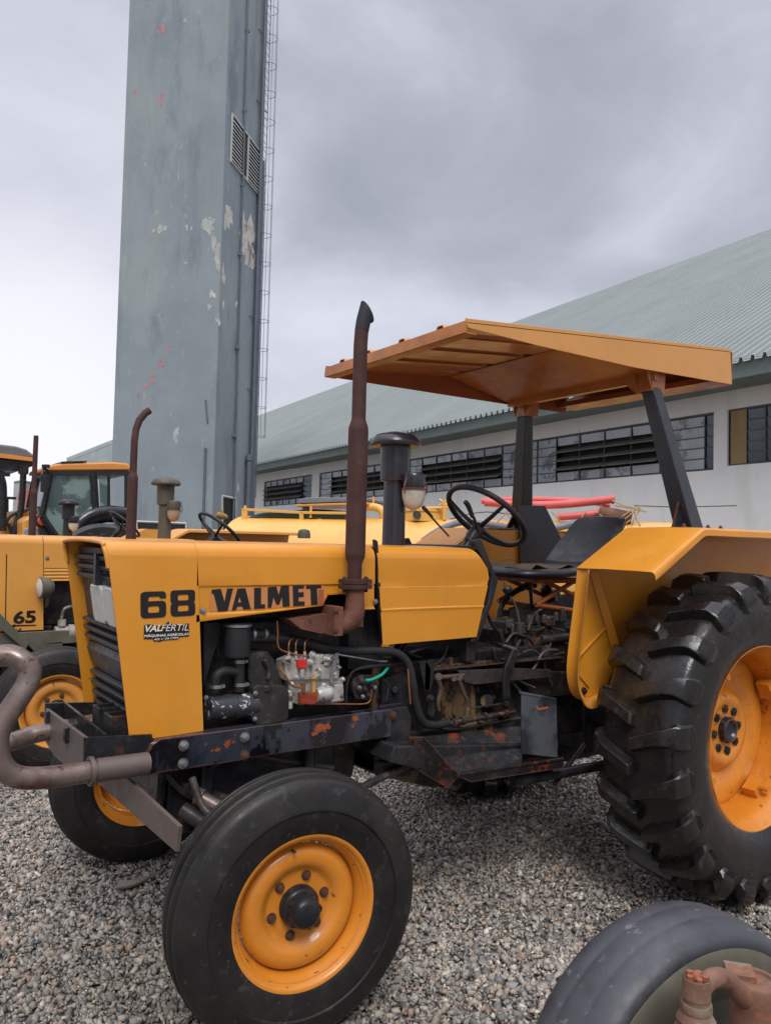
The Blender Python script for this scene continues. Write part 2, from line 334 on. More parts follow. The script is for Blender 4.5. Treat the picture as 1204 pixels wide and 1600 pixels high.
def stones():
    rng=np.random.default_rng(3)
    ico=np.array([(x,y,z) for x in(-1,1) for y in(-1,1) for z in(-1,1)],float)/1.45
    F=np.array([(0,1,3),(0,3,2),(4,6,7),(4,7,5),(0,4,5),(0,5,1),(2,3,7),(2,7,6),(0,2,6),(0,6,4),(1,5,7),(1,7,3)])
    P=[]
    f=np.array([math.sin(YAW),math.cos(YAW)]); r=np.array([math.cos(YAW),-math.sin(YAW)]); c=np.array([CAM.x,CAM.y])
    for d0,d1,dens in((1.2,3.0,7600),(3.0,4.6,5600),(4.6,7.5,3000)):
        hw=.56*d1+.35; n=int(dens*(d1-d0)*2*hw)
        d=rng.uniform(d0,d1,n); l=rng.uniform(-hw,hw,n); k=np.abs(l)<.56*d+.35
        P.append(c+d[k,None]*f+l[k,None]*r)
    P=np.concatenate(P); n=len(P)
    z=rng.uniform(-.009,.009,n)
    # slightly uneven bed
    z+=.006*np.sin(P[:,0]*2.3+1)*np.cos(P[:,1]*1.9)
    size=np.exp(rng.normal(math.log(.0082),.36,n)).clip(.0045,.022)
    sc=size[:,None]*np.stack([rng.uniform(.9,1.7,n),rng.uniform(.65,1.1,n),rng.uniform(.4,.8,n)],1)
    vs=ico[None]*(1+rng.uniform(-.42,.30,(n,8,3)))*sc[:,None,:]
    q=rng.normal(size=(n,4)); q[:,1:3]*=.55; q/=np.linalg.norm(q,axis=1,keepdims=True); w_,x_,y_,z_=q.T
    Rm=np.stack([1-2*(y_*y_+z_*z_),2*(x_*y_-z_*w_),2*(x_*z_+y_*w_),2*(x_*y_+z_*w_),1-2*(x_*x_+z_*z_),2*(y_*z_-x_*w_),2*(x_*z_-y_*w_),2*(y_*z_+x_*w_),1-2*(x_*x_+y_*y_)],1).reshape(n,3,3)
    vs=np.einsum('nij,nkj->nki',Rm,vs); vs[:,:,0]+=P[:,0,None]; vs[:,:,1]+=P[:,1,None]; vs[:,:,2]+=z[:,None]
    fs=(F[None]+8*np.arange(n)[:,None,None]).reshape(-1,3)
    me=bpy.data.meshes.new('gravel'); nv=n*8; nf=len(fs)
    me.vertices.add(nv); me.vertices.foreach_set('co',vs.reshape(-1).astype(np.float32))
    me.loops.add(nf*3); me.loops.foreach_set('vertex_index',fs.reshape(-1).astype(np.int32))
    me.polygons.add(nf); me.polygons.foreach_set('loop_start',np.arange(0,nf*3,3,dtype=np.int32))
    pal=np.array([(.25,.235,.215),(.33,.305,.27),(.17,.165,.16),(.42,.39,.34),(.36,.26,.21),(.30,.26,.215),(.12,.12,.122),(.52,.49,.44),(.31,.30,.29),(.38,.30,.235)])
    pr=np.array([.2,.19,.14,.10,.07,.12,.06,.035,.05,.035]); pr/=pr.sum()
    ci=pal[rng.choice(len(pal),n,p=pr)]*(np.array([1.0,.975,.93])*(1+.16*np.sin(P[:,0]*2.1+1.3*np.sin(P[:,1]*1.7))*np.cos(P[:,1]*2.6+.8)+.10*np.sin(P[:,0]*5.3+P[:,1]*4.1))[:,None])*rng.uniform(.8,1.2,(n,1))
    cc=np.concatenate([ci,np.ones((n,1))],1).repeat(8,axis=0).astype(np.float32)
    at_=me.color_attributes.new('stone','FLOAT_COLOR','POINT'); at_.data.foreach_set('color',cc.reshape(-1))
    me.update(); me.validate()
    m=bpy.data.materials.new('gravel_stone'); m.use_nodes=True; N=m.node_tree.nodes; L=m.node_tree.links; b=N['Principled BSDF']
    a=N.new('ShaderNodeAttribute'); a.attribute_name='stone'; tc=N.new('ShaderNodeTexCoord')
    nz=N.new('ShaderNodeTexNoise'); nz.inputs['Scale'].default_value=160; nz.inputs['Detail'].default_value=4; L.new(tc.outputs['Object'],nz.inputs['Vector'])
    mr=N.new('ShaderNodeMapRange'); mr.inputs['From Min'].default_value=.3; mr.inputs['From Max'].default_value=.7; mr.inputs['To Min'].default_value=.72; mr.inputs['To Max'].default_value=1.25; L.new(nz.outputs[0],mr.inputs[0])
    sc_=N.new('ShaderNodeVectorMath'); sc_.operation='SCALE'; L.new(a.outputs['Color'],sc_.inputs[0]); L.new(mr.outputs[0],sc_.inputs['Scale']); L.new(sc_.outputs[0],b.inputs['Base Color']); b.inputs['Roughness'].default_value=.72
    me.materials.append(m)
    o=bpy.data.objects.new('gravel',me); COL.objects.link(o)
    tag(o,'loose grey and pinkish crushed stone gravel covering the yard','gravel',kind='stuff')
stones()
# ---------------------------------------------------------------- tower
TP0=V((8.372,20.398,0)); TD=V((math.sin(R_(46.95)),math.cos(R_(46.95)),0)); TL=V((-TD.y,TD.x,0))
TW,TDp,TH=3.6,3.0,26.0
CONC=mat('tower_grey_paint',(.245,.285,.31),.8,var=.12,vs=.35,spots=[((.31,.352,.35),.45,.48,.14,(1,1,.35),None,.7),((.155,.180,.205),.8,.52,.14,(1,1,.3),None,.7),((.27,.30,.29),2.2,.54,.12,(1,1,.12),None,.5),((.38,.40,.36),5,.62,.06,(1,1,.4),None,.6),((.17,.18,.19),9,.68,.04)],bump=[(1.2,.3,.05),(25,.3,.01)],spec=.2)
# patchy, vertically stretched tone of the old paint is weathering of the wall itself
PEEL=mat('bare_plaster_patch',(.56,.52,.47),.85,var=.18,vs=3,spots=[((.42,.22,.17),2.2,.62,.06),((.33,.36,.36),3.5,.60,.05)],bump=(20,.4,.01))
REDPT=mat('red_paint_patch',(.42,.20,.20),.8,var=.3,vs=6,spots=[((.27,.29,.32),7,.56,.05)])
PALP=mat('pale_worn_patch',(.42,.44,.40),.85,var=.15,vs=3,spots=[((.27,.31,.32),5,.52,.08)])
PIPEM=mat('grey_pipe',(.10,.12,.15),.5,var=.15,vs=2)
tower=empty('tower',tuple(TP0),'tall grey rectangular concrete tower with peeling paint and a caged ladder','tower')
LO[tower.name]=TP0
def TLp(px,py): return onp(px,py,TP0,TD)      # on the broad (left) face
def TRp(px,py): return onp(px,py,TP0,TL)      # on the narrow (right) face
b=MB(); q=[TP0,TP0+TL*TW,TP0+TL*TW+TD*TDp,TP0+TD*TDp]
# broad faces with the shallow pilaster step at the ladder side
b.poly(q,(0,0,TH)); build('wall',b,CONC,tower,bev=.03)
def blob(cx,cz,rx,rz,seed,n=26,rag=.35):
    r=random.Random(seed); pts=[]
    k=[r.uniform(-1,1) for _ in range(6)]
    for i in range(n):
        a=2*PI*i/n; s=1+rag*(.5*math.sin(2*a+k[0]*3)*k[1]+.4*math.sin(3*a+k[2]*3)+.3*math.sin(7*a+k[3]*5)+r.uniform(-.35,.35))
        pts.append((cx+rx*s*math.cos(a),cz+rz*s*math.sin(a)))
    return pts
def patch(face,px,py,wp,hp,m,name,seed,rag=.35):
    n_=TD if face is TLp else TL
    pts=blob(px,py,wp/2,hp/2,seed,rag=rag)
    b=MB(); b.poly([face(a,c)-n_*(.004 if face is TLp else 0)+(n_*-.004 if face is TRp else V((0,0,0))) for a,c in pts],n_*.002)
    build(name,b,m,tower,sm=0)
for i,(px,py,wp,hp) in enumerate([(253,47,12,16),(211,144,7,10),(252,155,8,22),(266,545,6,11),(252,567,7,18),(238,592,9,14),(228,603,7,10),(218,617,7,8),(243,580,4,6)]): patch(TLp,px,py,wp*.8,hp*.85,REDPT,'paint_patch',i,.7)
for i,(px,py,wp,hp) in enumerate([(252,357,13,14),(241,360,7,5),(292,355,4,9),(299,357,3,7),(326,352,16,30),(334,375,9,26),(340,400,10,34),(290,412,5,7),(332,460,8,12),(327,480,6,10),(275,680,8,22),(290,33,5,7),(341,498,6,20),(181,726,3,3)]): patch(TLp,px,py,wp,hp,PALP if i not in(8,) else PEEL,'worn_patch',20+i,.6)
for i,(px,py,wp,hp) in enumerate([(357,340,13,34),(387,376,21,66),(381,352,9,30),(390,400,14,44),(349,430,5,26),(369,476,5,9),(372,762,4,14),(349,475,3,12)]): patch(TRp,px,py,wp,hp,PEEL,'bare_patch',50+i,.55)
# louvred vent
fr=MB(); DK=mat('dark_opening',(.012,.012,.013),.7,var=0,rvar=0)
LOUV=mat('louvre_cream',(.46,.46,.44),.6,var=.1,vs=4)
vz0,vz1=13.98,15.5; va,vb=.50,2.88; OUT=-TL
def TR3(u,z,o=0.0): return TP0+TD*u+V((0,0,z))+OUT*o
d=MB(); d.poly([TR3(va,vz0,.005),TR3(vb,vz0,.005),TR3(vb,vz1,.005),TR3(va,vz1,.005)],OUT*.02); vent=build('vent',d,DK,tower,sm=0)
fr=MB()
for (a0,a1,z0,z1) in((va,vb,vz0-.06,vz0),(va,vb,vz1,vz1+.06),(va-.06,va,vz0-.06,vz1+.06),(vb,vb+.06,vz0-.06,vz1+.06),((va+vb)/2+.12,(va+vb)/2+.22,vz0,vz1)):
    fr.poly([TR3(a0,z0,.005),TR3(a1,z0,.005),TR3(a1,z1,.005),TR3(a0,z1,.005)],OUT*.05)
build('frame',fr,LOUV,vent)
sl_=MB()
for h0,h1 in((va+.02,va+.78),((va+vb)/2+.24,vb-.02)):
    for k in range(11):
        z=vz0+.07+k*(vz1-vz0-.1)/11
        sl_.poly([TR3(h0,z+.03,.03),TR3(h0,z-.055,.075),TR3(h0,z-.045,.085),TR3(h0,z+.045,.04)],TD*(h1-h0))
build('slats',sl_,LOUV,vent)
# door, windows at the foot
def hole(face,pts,parent=tower,name='window',dm=DK,framem=None,n_=None):
    d=MB(); P=[face(a,c) for a,c in pts]; d.poly([p-n_*.01 for p in P],-n_*.01); o=build(name,d,dm,parent,sm=0)
    if framem:
        f=MB()
        for i in range(len(P)): f.rod(P[i]-n_*.03,P[(i+1)%len(P)]-n_*.03,.04,n=4)
        build('frame',f,framem,o)
    return o
SILL=mat('pale_reveal',(.45,.44,.42),.8)
hole(TRp,[(346,775),(367,779),(367,835),(346,835)],name='door',framem=SILL,n_=TL)
hole(TLp,[(215,815),(292,818),(292,850),(215,850)],name='window',framem=SILL,n_=TD)
# pipes, conduits and cage ladder on the narrow face
def TRpt(px,py,o): return onp(px,py,TP0+OUT*o,TL)
u=lambda px,py,o=0:(TRpt(px,py,o)-TP0).dot(TD)
pp=MB(); pp.rod(TR3(1.55,2.0,.06),TR3(1.30,TH,.06),.035)
for z in(5,8,11.2,13.6,16.2,19,22): pp.bb(TR3(1.4,z,.0)-V((.06,.06,.06)),TR3(1.4,z,.1)+V((.06,.06,.06)))
build('conduit',pp,PIPEM,tower)
pp=MB(); pp.rod(TR3(2.86,1.5,.12),TR3(2.86,TH,.12),.07); build('drain_pipe',pp,PIPEM,tower)
pp=MB(); pp.tube([TR3(3.06,1.5,.10),TR3(3.06,14.2,.10),TR3(3.06,14.5,.05),TR3(3.06,14.6,-.1)],.10,sub=3); build('drain_pipe',pp,PIPEM,tower)
pp=MB(); pp.rod(TR3(2.62,1.5,.13),TR3(2.62,4.3,.13),.10); pp.lathe([(.10,0),(.13,.02),(.13,.2),(.0,.24)],TR3(2.62,4.25,.13)); build('drain_pipe',pp,PIPEM,tower)
pp=MB(); c_=TLp(312,700)
pp.rod(TLp(322,700)-TD*.05,TLp(318,840)-TD*.05,.04); pp.rod(TLp(322,625)-TD*.04,TLp(325,660)-TD*.04,.025); build('conduit',pp,PIPEM,tower)
ld=MB()
for sgn in(3.06,3.40):
    ld.rod(TR3(sgn,3.0,.10),TR3(sgn,TH,.10),.015,n=8)
for k in range(76): ld.rod(TR3(3.06,3.1+k*.3,.10),TR3(3.40,3.1+k*.3,.10),.009,n=6)
for z in np.arange(4.2,25,2.6): ld.rod(TR3(3.06,z,.1),TR3(2.5,z,.02),.018,n=6); ld.rod(TR3(3.40,z,.1),TR3(3.0,z,.0),.018,n=6)
lad=build('ladder',ld,PIPEM,tower)
cg=MB()
for z in np.arange(5.2,25.5,1.05):
    c=TR3(3.22,z,.10); pts=[]
    for k in range(13):
        a=PI*k/12; pts.append(c+TD*(.26*math.cos(a))+OUT*(.36*math.sin(a)))
    cg.ring(pts,.009,6)
for a in(PI*.25,PI*.5,PI*.75):
    c=TR3(3.22,0,.10)+TD*(.26*math.cos(a))+OUT*(.36*math.sin(a)); cg.rod(c+V((0,0,5.2)),c+V((0,0,25.3)),.008,n=6)
build('cage',cg,PIPEM,lad)
# wall lamp
l=MB(); c=TLp(268,768); l.rod(c,c-TD*.30+TL*-.05,.03); l.lathe([(.0,0),(.09,.02),(.11,.10),(.0,.14)],c-TD*.28,-TD,14); build('lamp',l,mat('lamp_pale',(.6,.6,.6),.3),tower)
# ---------------------------------------------------------------- long warehouse
BY=R_(5.0); BN=V((math.cos(BY),-math.sin(BY),0)); BD=V((math.sin(BY),math.cos(BY),0)); BP=V((14,5.5,0))
def BW(px,py,o=0.0):
    p=onp(px,py,BP-BN*o,BN); return (p-BP).dot(BD),p.z
def B3(s,z,o=0.0): return BP+BD*s+BN*(-o)+V((0,0,z))      # o: distance out of the wall towards the yard
wh=empty('warehouse',tuple(BP),'long white warehouse with a pale green corrugated metal roof and a band of louvred windows','warehouse'); LO[wh.name]=BP
WALL=mat('wall_offwhite',(.80,.80,.765),.85,var=.05,vs=.6,spots=[((.62,.62,.57),1.3,.52,.2,(1,1,.3),None,.6),((.45,.44,.40),5,.64,.08,(1,1,.15),None,.5)],bump=(10,.15,.01))
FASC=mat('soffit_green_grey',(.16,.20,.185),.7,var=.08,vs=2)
ROOF=mat('roof_metal_green_grey',(.265,.298,.292),.5,var=.07,vs=.35,spots=[((.225,.26,.25),.7,.53,.15,(1,1,1),None,.6)],spec=.4)
S0,S1=-3.5,78.0
WT=4.90; W0,W1=3.30,4.50
wins=[]   # (s0,s1,z0,z1)
def span(p0,p1): return BW(*p0)[0],BW(*p1)[0]
sA=span((1204,680),(1135,680)); sB=span((1114,686),(498,760)); sC=span((487,760),(412,775))
openings=[(-1.6,sA[1],W0,W1),(sB[0],sB[1],W0-.06,W1),(sC[0],sC[1],W0-.1,W1)]
b=MB()
def wl(s0,s1,z0,z1): b.poly([B3(s0,z0),B3(s1,z0),B3(s1,z1),B3(s0,z1)],BN*.25)
edges=[S0]
wl(S0,S1,0,W0-.1); wl(S0,S1,W1,WT)
cur=S0
for s0,s1,z0,z1 in openings:
    wl(cur,s0,W0-.1,W1); cur=s1
    if z0>W0-.1: wl(s0,s1,W0-.1,z0)
wl(cur,S1,W0-.1,W1)
for s in(S0,S1-.25):
    b.poly([B3(s,0,-.25),B3(s,0,-16),B3(s,WT+.0,-16),B3(s,WT+.6,-8),B3(s,WT,-.25)],BD*.25)
build('wall',b,WALL,wh,sm=0)
GLS=mat('window_glass',(.36,.39,.41),.12,var=.2,vs=1.2,spots=[((.13,.15,.17),1.6,.53,.06)],coat=.6)  # pale base colour stands in for sky reflected in the panes
GLD=mat('window_glass_dark',(.045,.06,.085),.10,var=.2,vs=2,coat=.5)
FRM=mat('window_frame_dark',(.07,.072,.075),.5,var=.1)
CURT=mat('curtain_ochre',(.30,.21,.09),.8,var=.15,vs=8,stretch=(1,1,.1))
LVD=mat('louvre_brown_grey',(.15,.14,.12),.55,var=.15,vs=3)
def window(s0,s1,z0,z1,segs):
    """segs: list of (s_start,s_end,kind) ; kind pale, open, dark"""
    d=MB(); d.poly([B3(s0,z0,-.2),B3(s1,z0,-.2),B3(s1,z1,-.2),B3(s0,z1,-.2)],BN*.02); w_=build('window',d,DK,wh,sm=0)
    f=MB()
    def bar(a0,a1,c0,c1,o0=-.10,o1=-.05): f.poly([B3(a0,c0,o1),B3(a1,c0,o1),B3(a1,c1,o1),B3(a0,c1,o1)],BN*(o1-o0))
    bar(s0,s1,z0,z0+.04); bar(s0,s1,z1-.04,z1)
    rows=5; rh=(z1-z0-.08)/rows
    for a0,a1,k in segs:
        n=max(1,round((a1-a0)/.85)); gp=MB(); gd=MB(); sl=MB()
        for i in range(n+1): 
            s_=a0+(a1-a0)*i/n; bar(s_-.013,s_+.013,z0+.04,z1-.04)
        for r in range(rows):
            c0=z0+.04+r*rh
            for i in range(n):
                p0=a0+(a1-a0)*i/n+.02; p1=a0+(a1-a0)*(i+1)/n-.02
                if k=='open' and 1<=r<=3:
                    t=.17+random.uniform(-.02,.02); sl.poly([B3(p0,c0+.03,.02+t*.4),B3(p0,c0+rh*.62,-.16),B3(p0,c0+rh*.62+.02,-.15),B3(p0,c0+.055,.025+t*.4)],BD*(p1-p0))
                else:
                    (gd if k=='dark' else gp).poly([B3(p0,c0+.012,-.09),B3(p1,c0+.012,-.09),B3(p1,c0+rh-.012,-.075),B3(p0,c0+rh-.012,-.075)],BN*.01)
        for r in range(1,rows):
            if not(k=='open'): bar(a0,a1,z0+.04+r*rh-.012,z0+.04+r*rh+.012,-.1,-.06)
        if gp.v: build('pane',gp,GLS,w_,sm=0)
        if gd.v: build('pane',gd,GLD,w_,sm=0)
        if sl.v: build('louvre',sl,LVD,w_,sm=0)
    build('frame',f,FRM,w_,sm=0)
    return w_
def sx_(px): return BW(px,0.5*0+ (700-.185*(px-1000)))[0]
w1=window(openings[0][0],openings[0][1],W0,W1,[(openings[0][0],sA[1]-.0,'dark')])
c_=MB(); c_.poly([B3(sA[1]-.05,W0+.04,-.06),B3(sA[1]-.42,W0+.04,-.06),B3(sA[1]-.42,W1-.04,-.06),B3(sA[1]-.05,W1-.04,-.06)],BN*-.01); build('curtain',c_,CURT,w1,sm=0)
k=[sB[0],sx_(1098),sx_(1028),sx_(866),sx_(781),sx_(656),sx_(600),sx_(515),sB[1]]
window(openings[1][0],openings[1][1],W0-.06,W1,[(k[0],k[1],'dark'),(k[1],k[2],'pale'),(k[2],k[3],'open'),(k[3],k[4],'pale'),(k[4],k[5],'open'),(k[5],k[6],'pale'),(k[6],k[7],'open'),(k[7],k[8],'pale')])
window(openings[2][0],openings[2][1],W0-.1,W1,[(sC[0],sx_(470),'dark'),(sx_(470),sC[1],'open')])
# overhanging eave: soffit + fascia, then corrugated sheet
ov=1.0
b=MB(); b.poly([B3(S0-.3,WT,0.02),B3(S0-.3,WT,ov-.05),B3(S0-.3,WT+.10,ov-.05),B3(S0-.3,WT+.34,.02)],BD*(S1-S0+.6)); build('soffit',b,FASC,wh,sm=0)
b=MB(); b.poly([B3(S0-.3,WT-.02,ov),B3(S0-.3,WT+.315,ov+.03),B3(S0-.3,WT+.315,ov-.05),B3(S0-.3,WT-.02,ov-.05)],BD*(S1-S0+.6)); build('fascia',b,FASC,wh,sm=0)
p1=onp(1204,545,BP-BN*(ov+.1),BN); EZ=WT+.26
# ridge position from where the skyline crosses the far plane
ST=math.tan(R_(31)); 
def ridge(px,py):
    d_=ray(px,py); o0=ov+.1                       # plane z=EZ+ST*(n+o0)
    # n = (p-BP).BN ; solve CAM+t d
    a=d_.z-ST*d_.dot(BN); c=EZ+ST*((CAM-BP).dot(BN)+o0)-CAM.z; t=c/a; p=CAM+d_*t; return (p-BP).dot(BN)
RN=(ridge(1204,365)+ridge(800,502))/2
print('RIDGEEND',[tuple(round(v) for v in ((602+F_PX*(q-CAM).dot(RGT)/(q-CAM).dot(FWD)),(800-F_PX*(q-CAM).dot(UPV)/(q-CAM).dot(FWD)))) for q in [B3(s_,EZ+ST*(RN+ov+.1),-RN) for s_ in (0,5,30,50,70,90)]]); print('RIDGE n',ridge(1204,365),ridge(800,502),ridge(410,635),'use',RN)
rows=[]; pitch=.25; s=S0-.3; prof=[]
while s<S1+.3:
    prof+=[(s,0),(s+.09,0),(s+.112,.09),(s+.168,.09),(s+.19,0)]; s+=pitch
zR=EZ+ST*(RN+ov+.1)
b=MB(); b.grid([[B3(s_,EZ+h,ov+.1) for s_,h in prof],[B3(s_,zR+h,-RN) for s_,h in prof]])
b.grid([[B3(s_,zR+h,-RN) for s_,h in prof],[B3(s_,EZ+h,-2*RN-ov) for s_,h in prof]])
build('roof',b,ROOF,wh,sm=0)
b=MB(); b.poly([B3(S0-.3,zR-.10,-RN+.25),B3(S0-.3,zR+.09,-RN),B3(S0-.3,zR-.10,-RN-.25)],BD*(S1-S0+.6)); build('ridge_cap',b,ROOF,wh,sm=0)
# small far buildings at the left
def far_box(name,label,cat,px0,px1,pyt0,pyt1,dist,depth,m,pyb=850,roof=False):
    p0=CAM+ray(px0,pyt0)*dist; p1=CAM+ray(px1,pyt1)*(dist*1.0)
    root=empty(name,(p0.x,p0.y,0),label,cat); LO[root.name]=V((p0.x,p0.y,0))
    dv=V((FWD.x,FWD.y,0)).normalized()*depth
    b=MB(); q=[p0,p1,p1+dv,p0+dv]
    vs=[V((a.x,a.y,0)) for a in q]+q
    b.add(vs,[(3,2,1,0),(4,5,6,7),(0,1,5,4),(1,2,6,5),(2,3,7,6),(3,0,4,7)])
    build('wall',b,m,root,sm=0)
    r=MB(); n_=(q[1]-q[0]).normalized()
    r.add([p+V((0,0,.02)) for p in q]+[p+V((0,0,.25)) for p in q],[(3,2,1,0),(4,5,6,7),(0,1,5,4),(1,2,6,5),(2,3,7,6),(3,0,4,7)])
    build('roof',r,FASC if not roof else roof,root,sm=0)
    return root
far_box('shed','grey gabled shed roof rising behind the cab tractor','shed',104,190,722,688,45,8,mat('shed_grey',(.33,.38,.38),.7),roof=mat('shed_roof',(.36,.41,.41),.6))
far_box('brick_building','low reddish brick building far behind the machines on the left','building',28,66,775,757,60,10,mat('brick_red',(.40,.15,.12),.85,var=.2,vs=1.5),roof=mat('brick_roof',(.42,.17,.13),.8))
far_box('house','grey slab of a far building behind the left post','building',22,34,756,754,75,8,mat('slab_grey',(.35,.36,.37),.85))

sp_=at(205,1382,'Z',.02); b=MB(); b.poly([sp_+V(q) for q in((-.07,-.02,0),(-.02,-.035,0),(.05,-.015,0),(.085,.01,0),(.06,.03,0),(0,.02,0),(-.05,.02,0))],(0,0,.014))
tag(build('flat_stone',b,mat('flat_brown_stone',(.19,.155,.125),.8,var=.2,vs=12,bump=(60,.5,.003)),bev=.004),'thin flat brown stone flake lying on the gravel left of the front tyre','stone')
# ================================================================ TRACTOR PARTS (tractor frame: nose towards -X, its left side towards -Y)
TO=V((1.05,0,0))
def mk_root(name,off,label,cat,group=None):
    r=empty(name,tuple(TO+V(off)),label,cat,group); LO[r.name]=TO; return r
A=mk_root('tractor',(0,0,0),'nearest tractor, yellow with black 68 and VALMET lettering, yellow canopy and tall rusty exhaust','tractor','old yellow tractors parked in a row')
# ---------------------------------------------------------------- wheels
def front_wheel(parent,pos,side,steer,rub=RUBW,rimm=YELR,name='wheel',inner=False):
    """side=-1: outer face towards -Y"""
    W_=empty(name,(0,0,0),parent=parent); W_.location=V(pos)-LO[parent.name]; W_.rotation_euler=(0,0,steer); LO[W_.name]=V((0,0,0))
    W_['kind_of']='front'; del W_['kind_of']
    s=side
    R=.395
    pr=[(.212,-.070),(.222,-.086),(.245,-.094),(.275,-.1),(.298,-.098),(.301,-.1035),(.310,-.1025),(.335,-.094),(.352,-.089),(.366,-.083),(.376,-.077),(.3835,-.068),(.3870,-.060),(.3875,-.055),(.3850,-.052),(.374,-.048),(.373,-.041),(.375,-.037),(.389,-.033),(.3935,-.029),(.394,-.020),(.3915,-.016),(.377,-.012),(.376,-.004)]
    prof=pr+[(r,-h) for r,h in pr[::-1]]
    prof=[(r,h*s*-1) for r,h in prof]
    b=MB(); b.lathe(prof,(0,0,0),(0,1,0),120,closed=True); build('tyre',b,rub,W_,sm=50,org=(0,0,0))
    # rim: flange, drop centre and dished disc
    b=MB()
    rp=[(.205,.070),(.226,.076),(.230,.082),(.2285,.088),(.221,.088),(.213,.082),(.207,.066),(.198,.055),(.192,.040),(.188,.020),(.186,.000)]
    disc=[(.186,.030),(.183,.035),(.176,.046),(.163,.054),(.145,.056),(.128,.051),(.116,.040),(.106,.030),(.098,.027),(.05,.027),(.0,.027)]
    b.lathe([(r,h*s) for r,h in rp]+[(.186,-.05*s),(.207,-.066*s),(.22,-.086*s),(.205,-.070*s)],(0,0,0),(0,1,0),72,caps=False)
    b.lathe([(r,h*s) for r,h in disc],(0,0,0),(0,1,0),72,caps=False)
    build('rim',b,rimm,W_,sm=45,org=(0,0,0))
    b=MB()
    b.lathe([(.062,.02*s),(.062,.045*s),(.056,.055*s),(.050,.058*s),(.048,.085*s),(.042,.1*s),(.030,.108*s),(.0,.110*s)],(0,0,0),(0,1,0),28)
    for k in range(5):
        a=k*2*PI/5; b.lathe([(0,.058*s),(.012,.058*s),(.012,.082*s),(0,.086*s)],(.045*math.cos(a),0,.045*math.sin(a)),(0,1,0),8)
    b.lathe([(.0,-.09*s),(.07,-.09*s),(.08,-.02*s),(.08,.01*s)],(0,0,0),(0,1,0),24)
    build('hub',b,BLK,W_,org=(0,0,0))
    bolts([(.088*math.cos(k*PI/3+.25),.027*s,.088*math.sin(k*PI/3+.25)) for k in range(6)],(0,s,0),.0115,.013,RBOLT,W_,'wheel_nut')
    b=MB(); b.rod((-.03,.035*s,.172),(-.035,.075*s,.18),.004,n=8); build('valve',b,PLAST,W_,org=(0,0,0))
    return W_
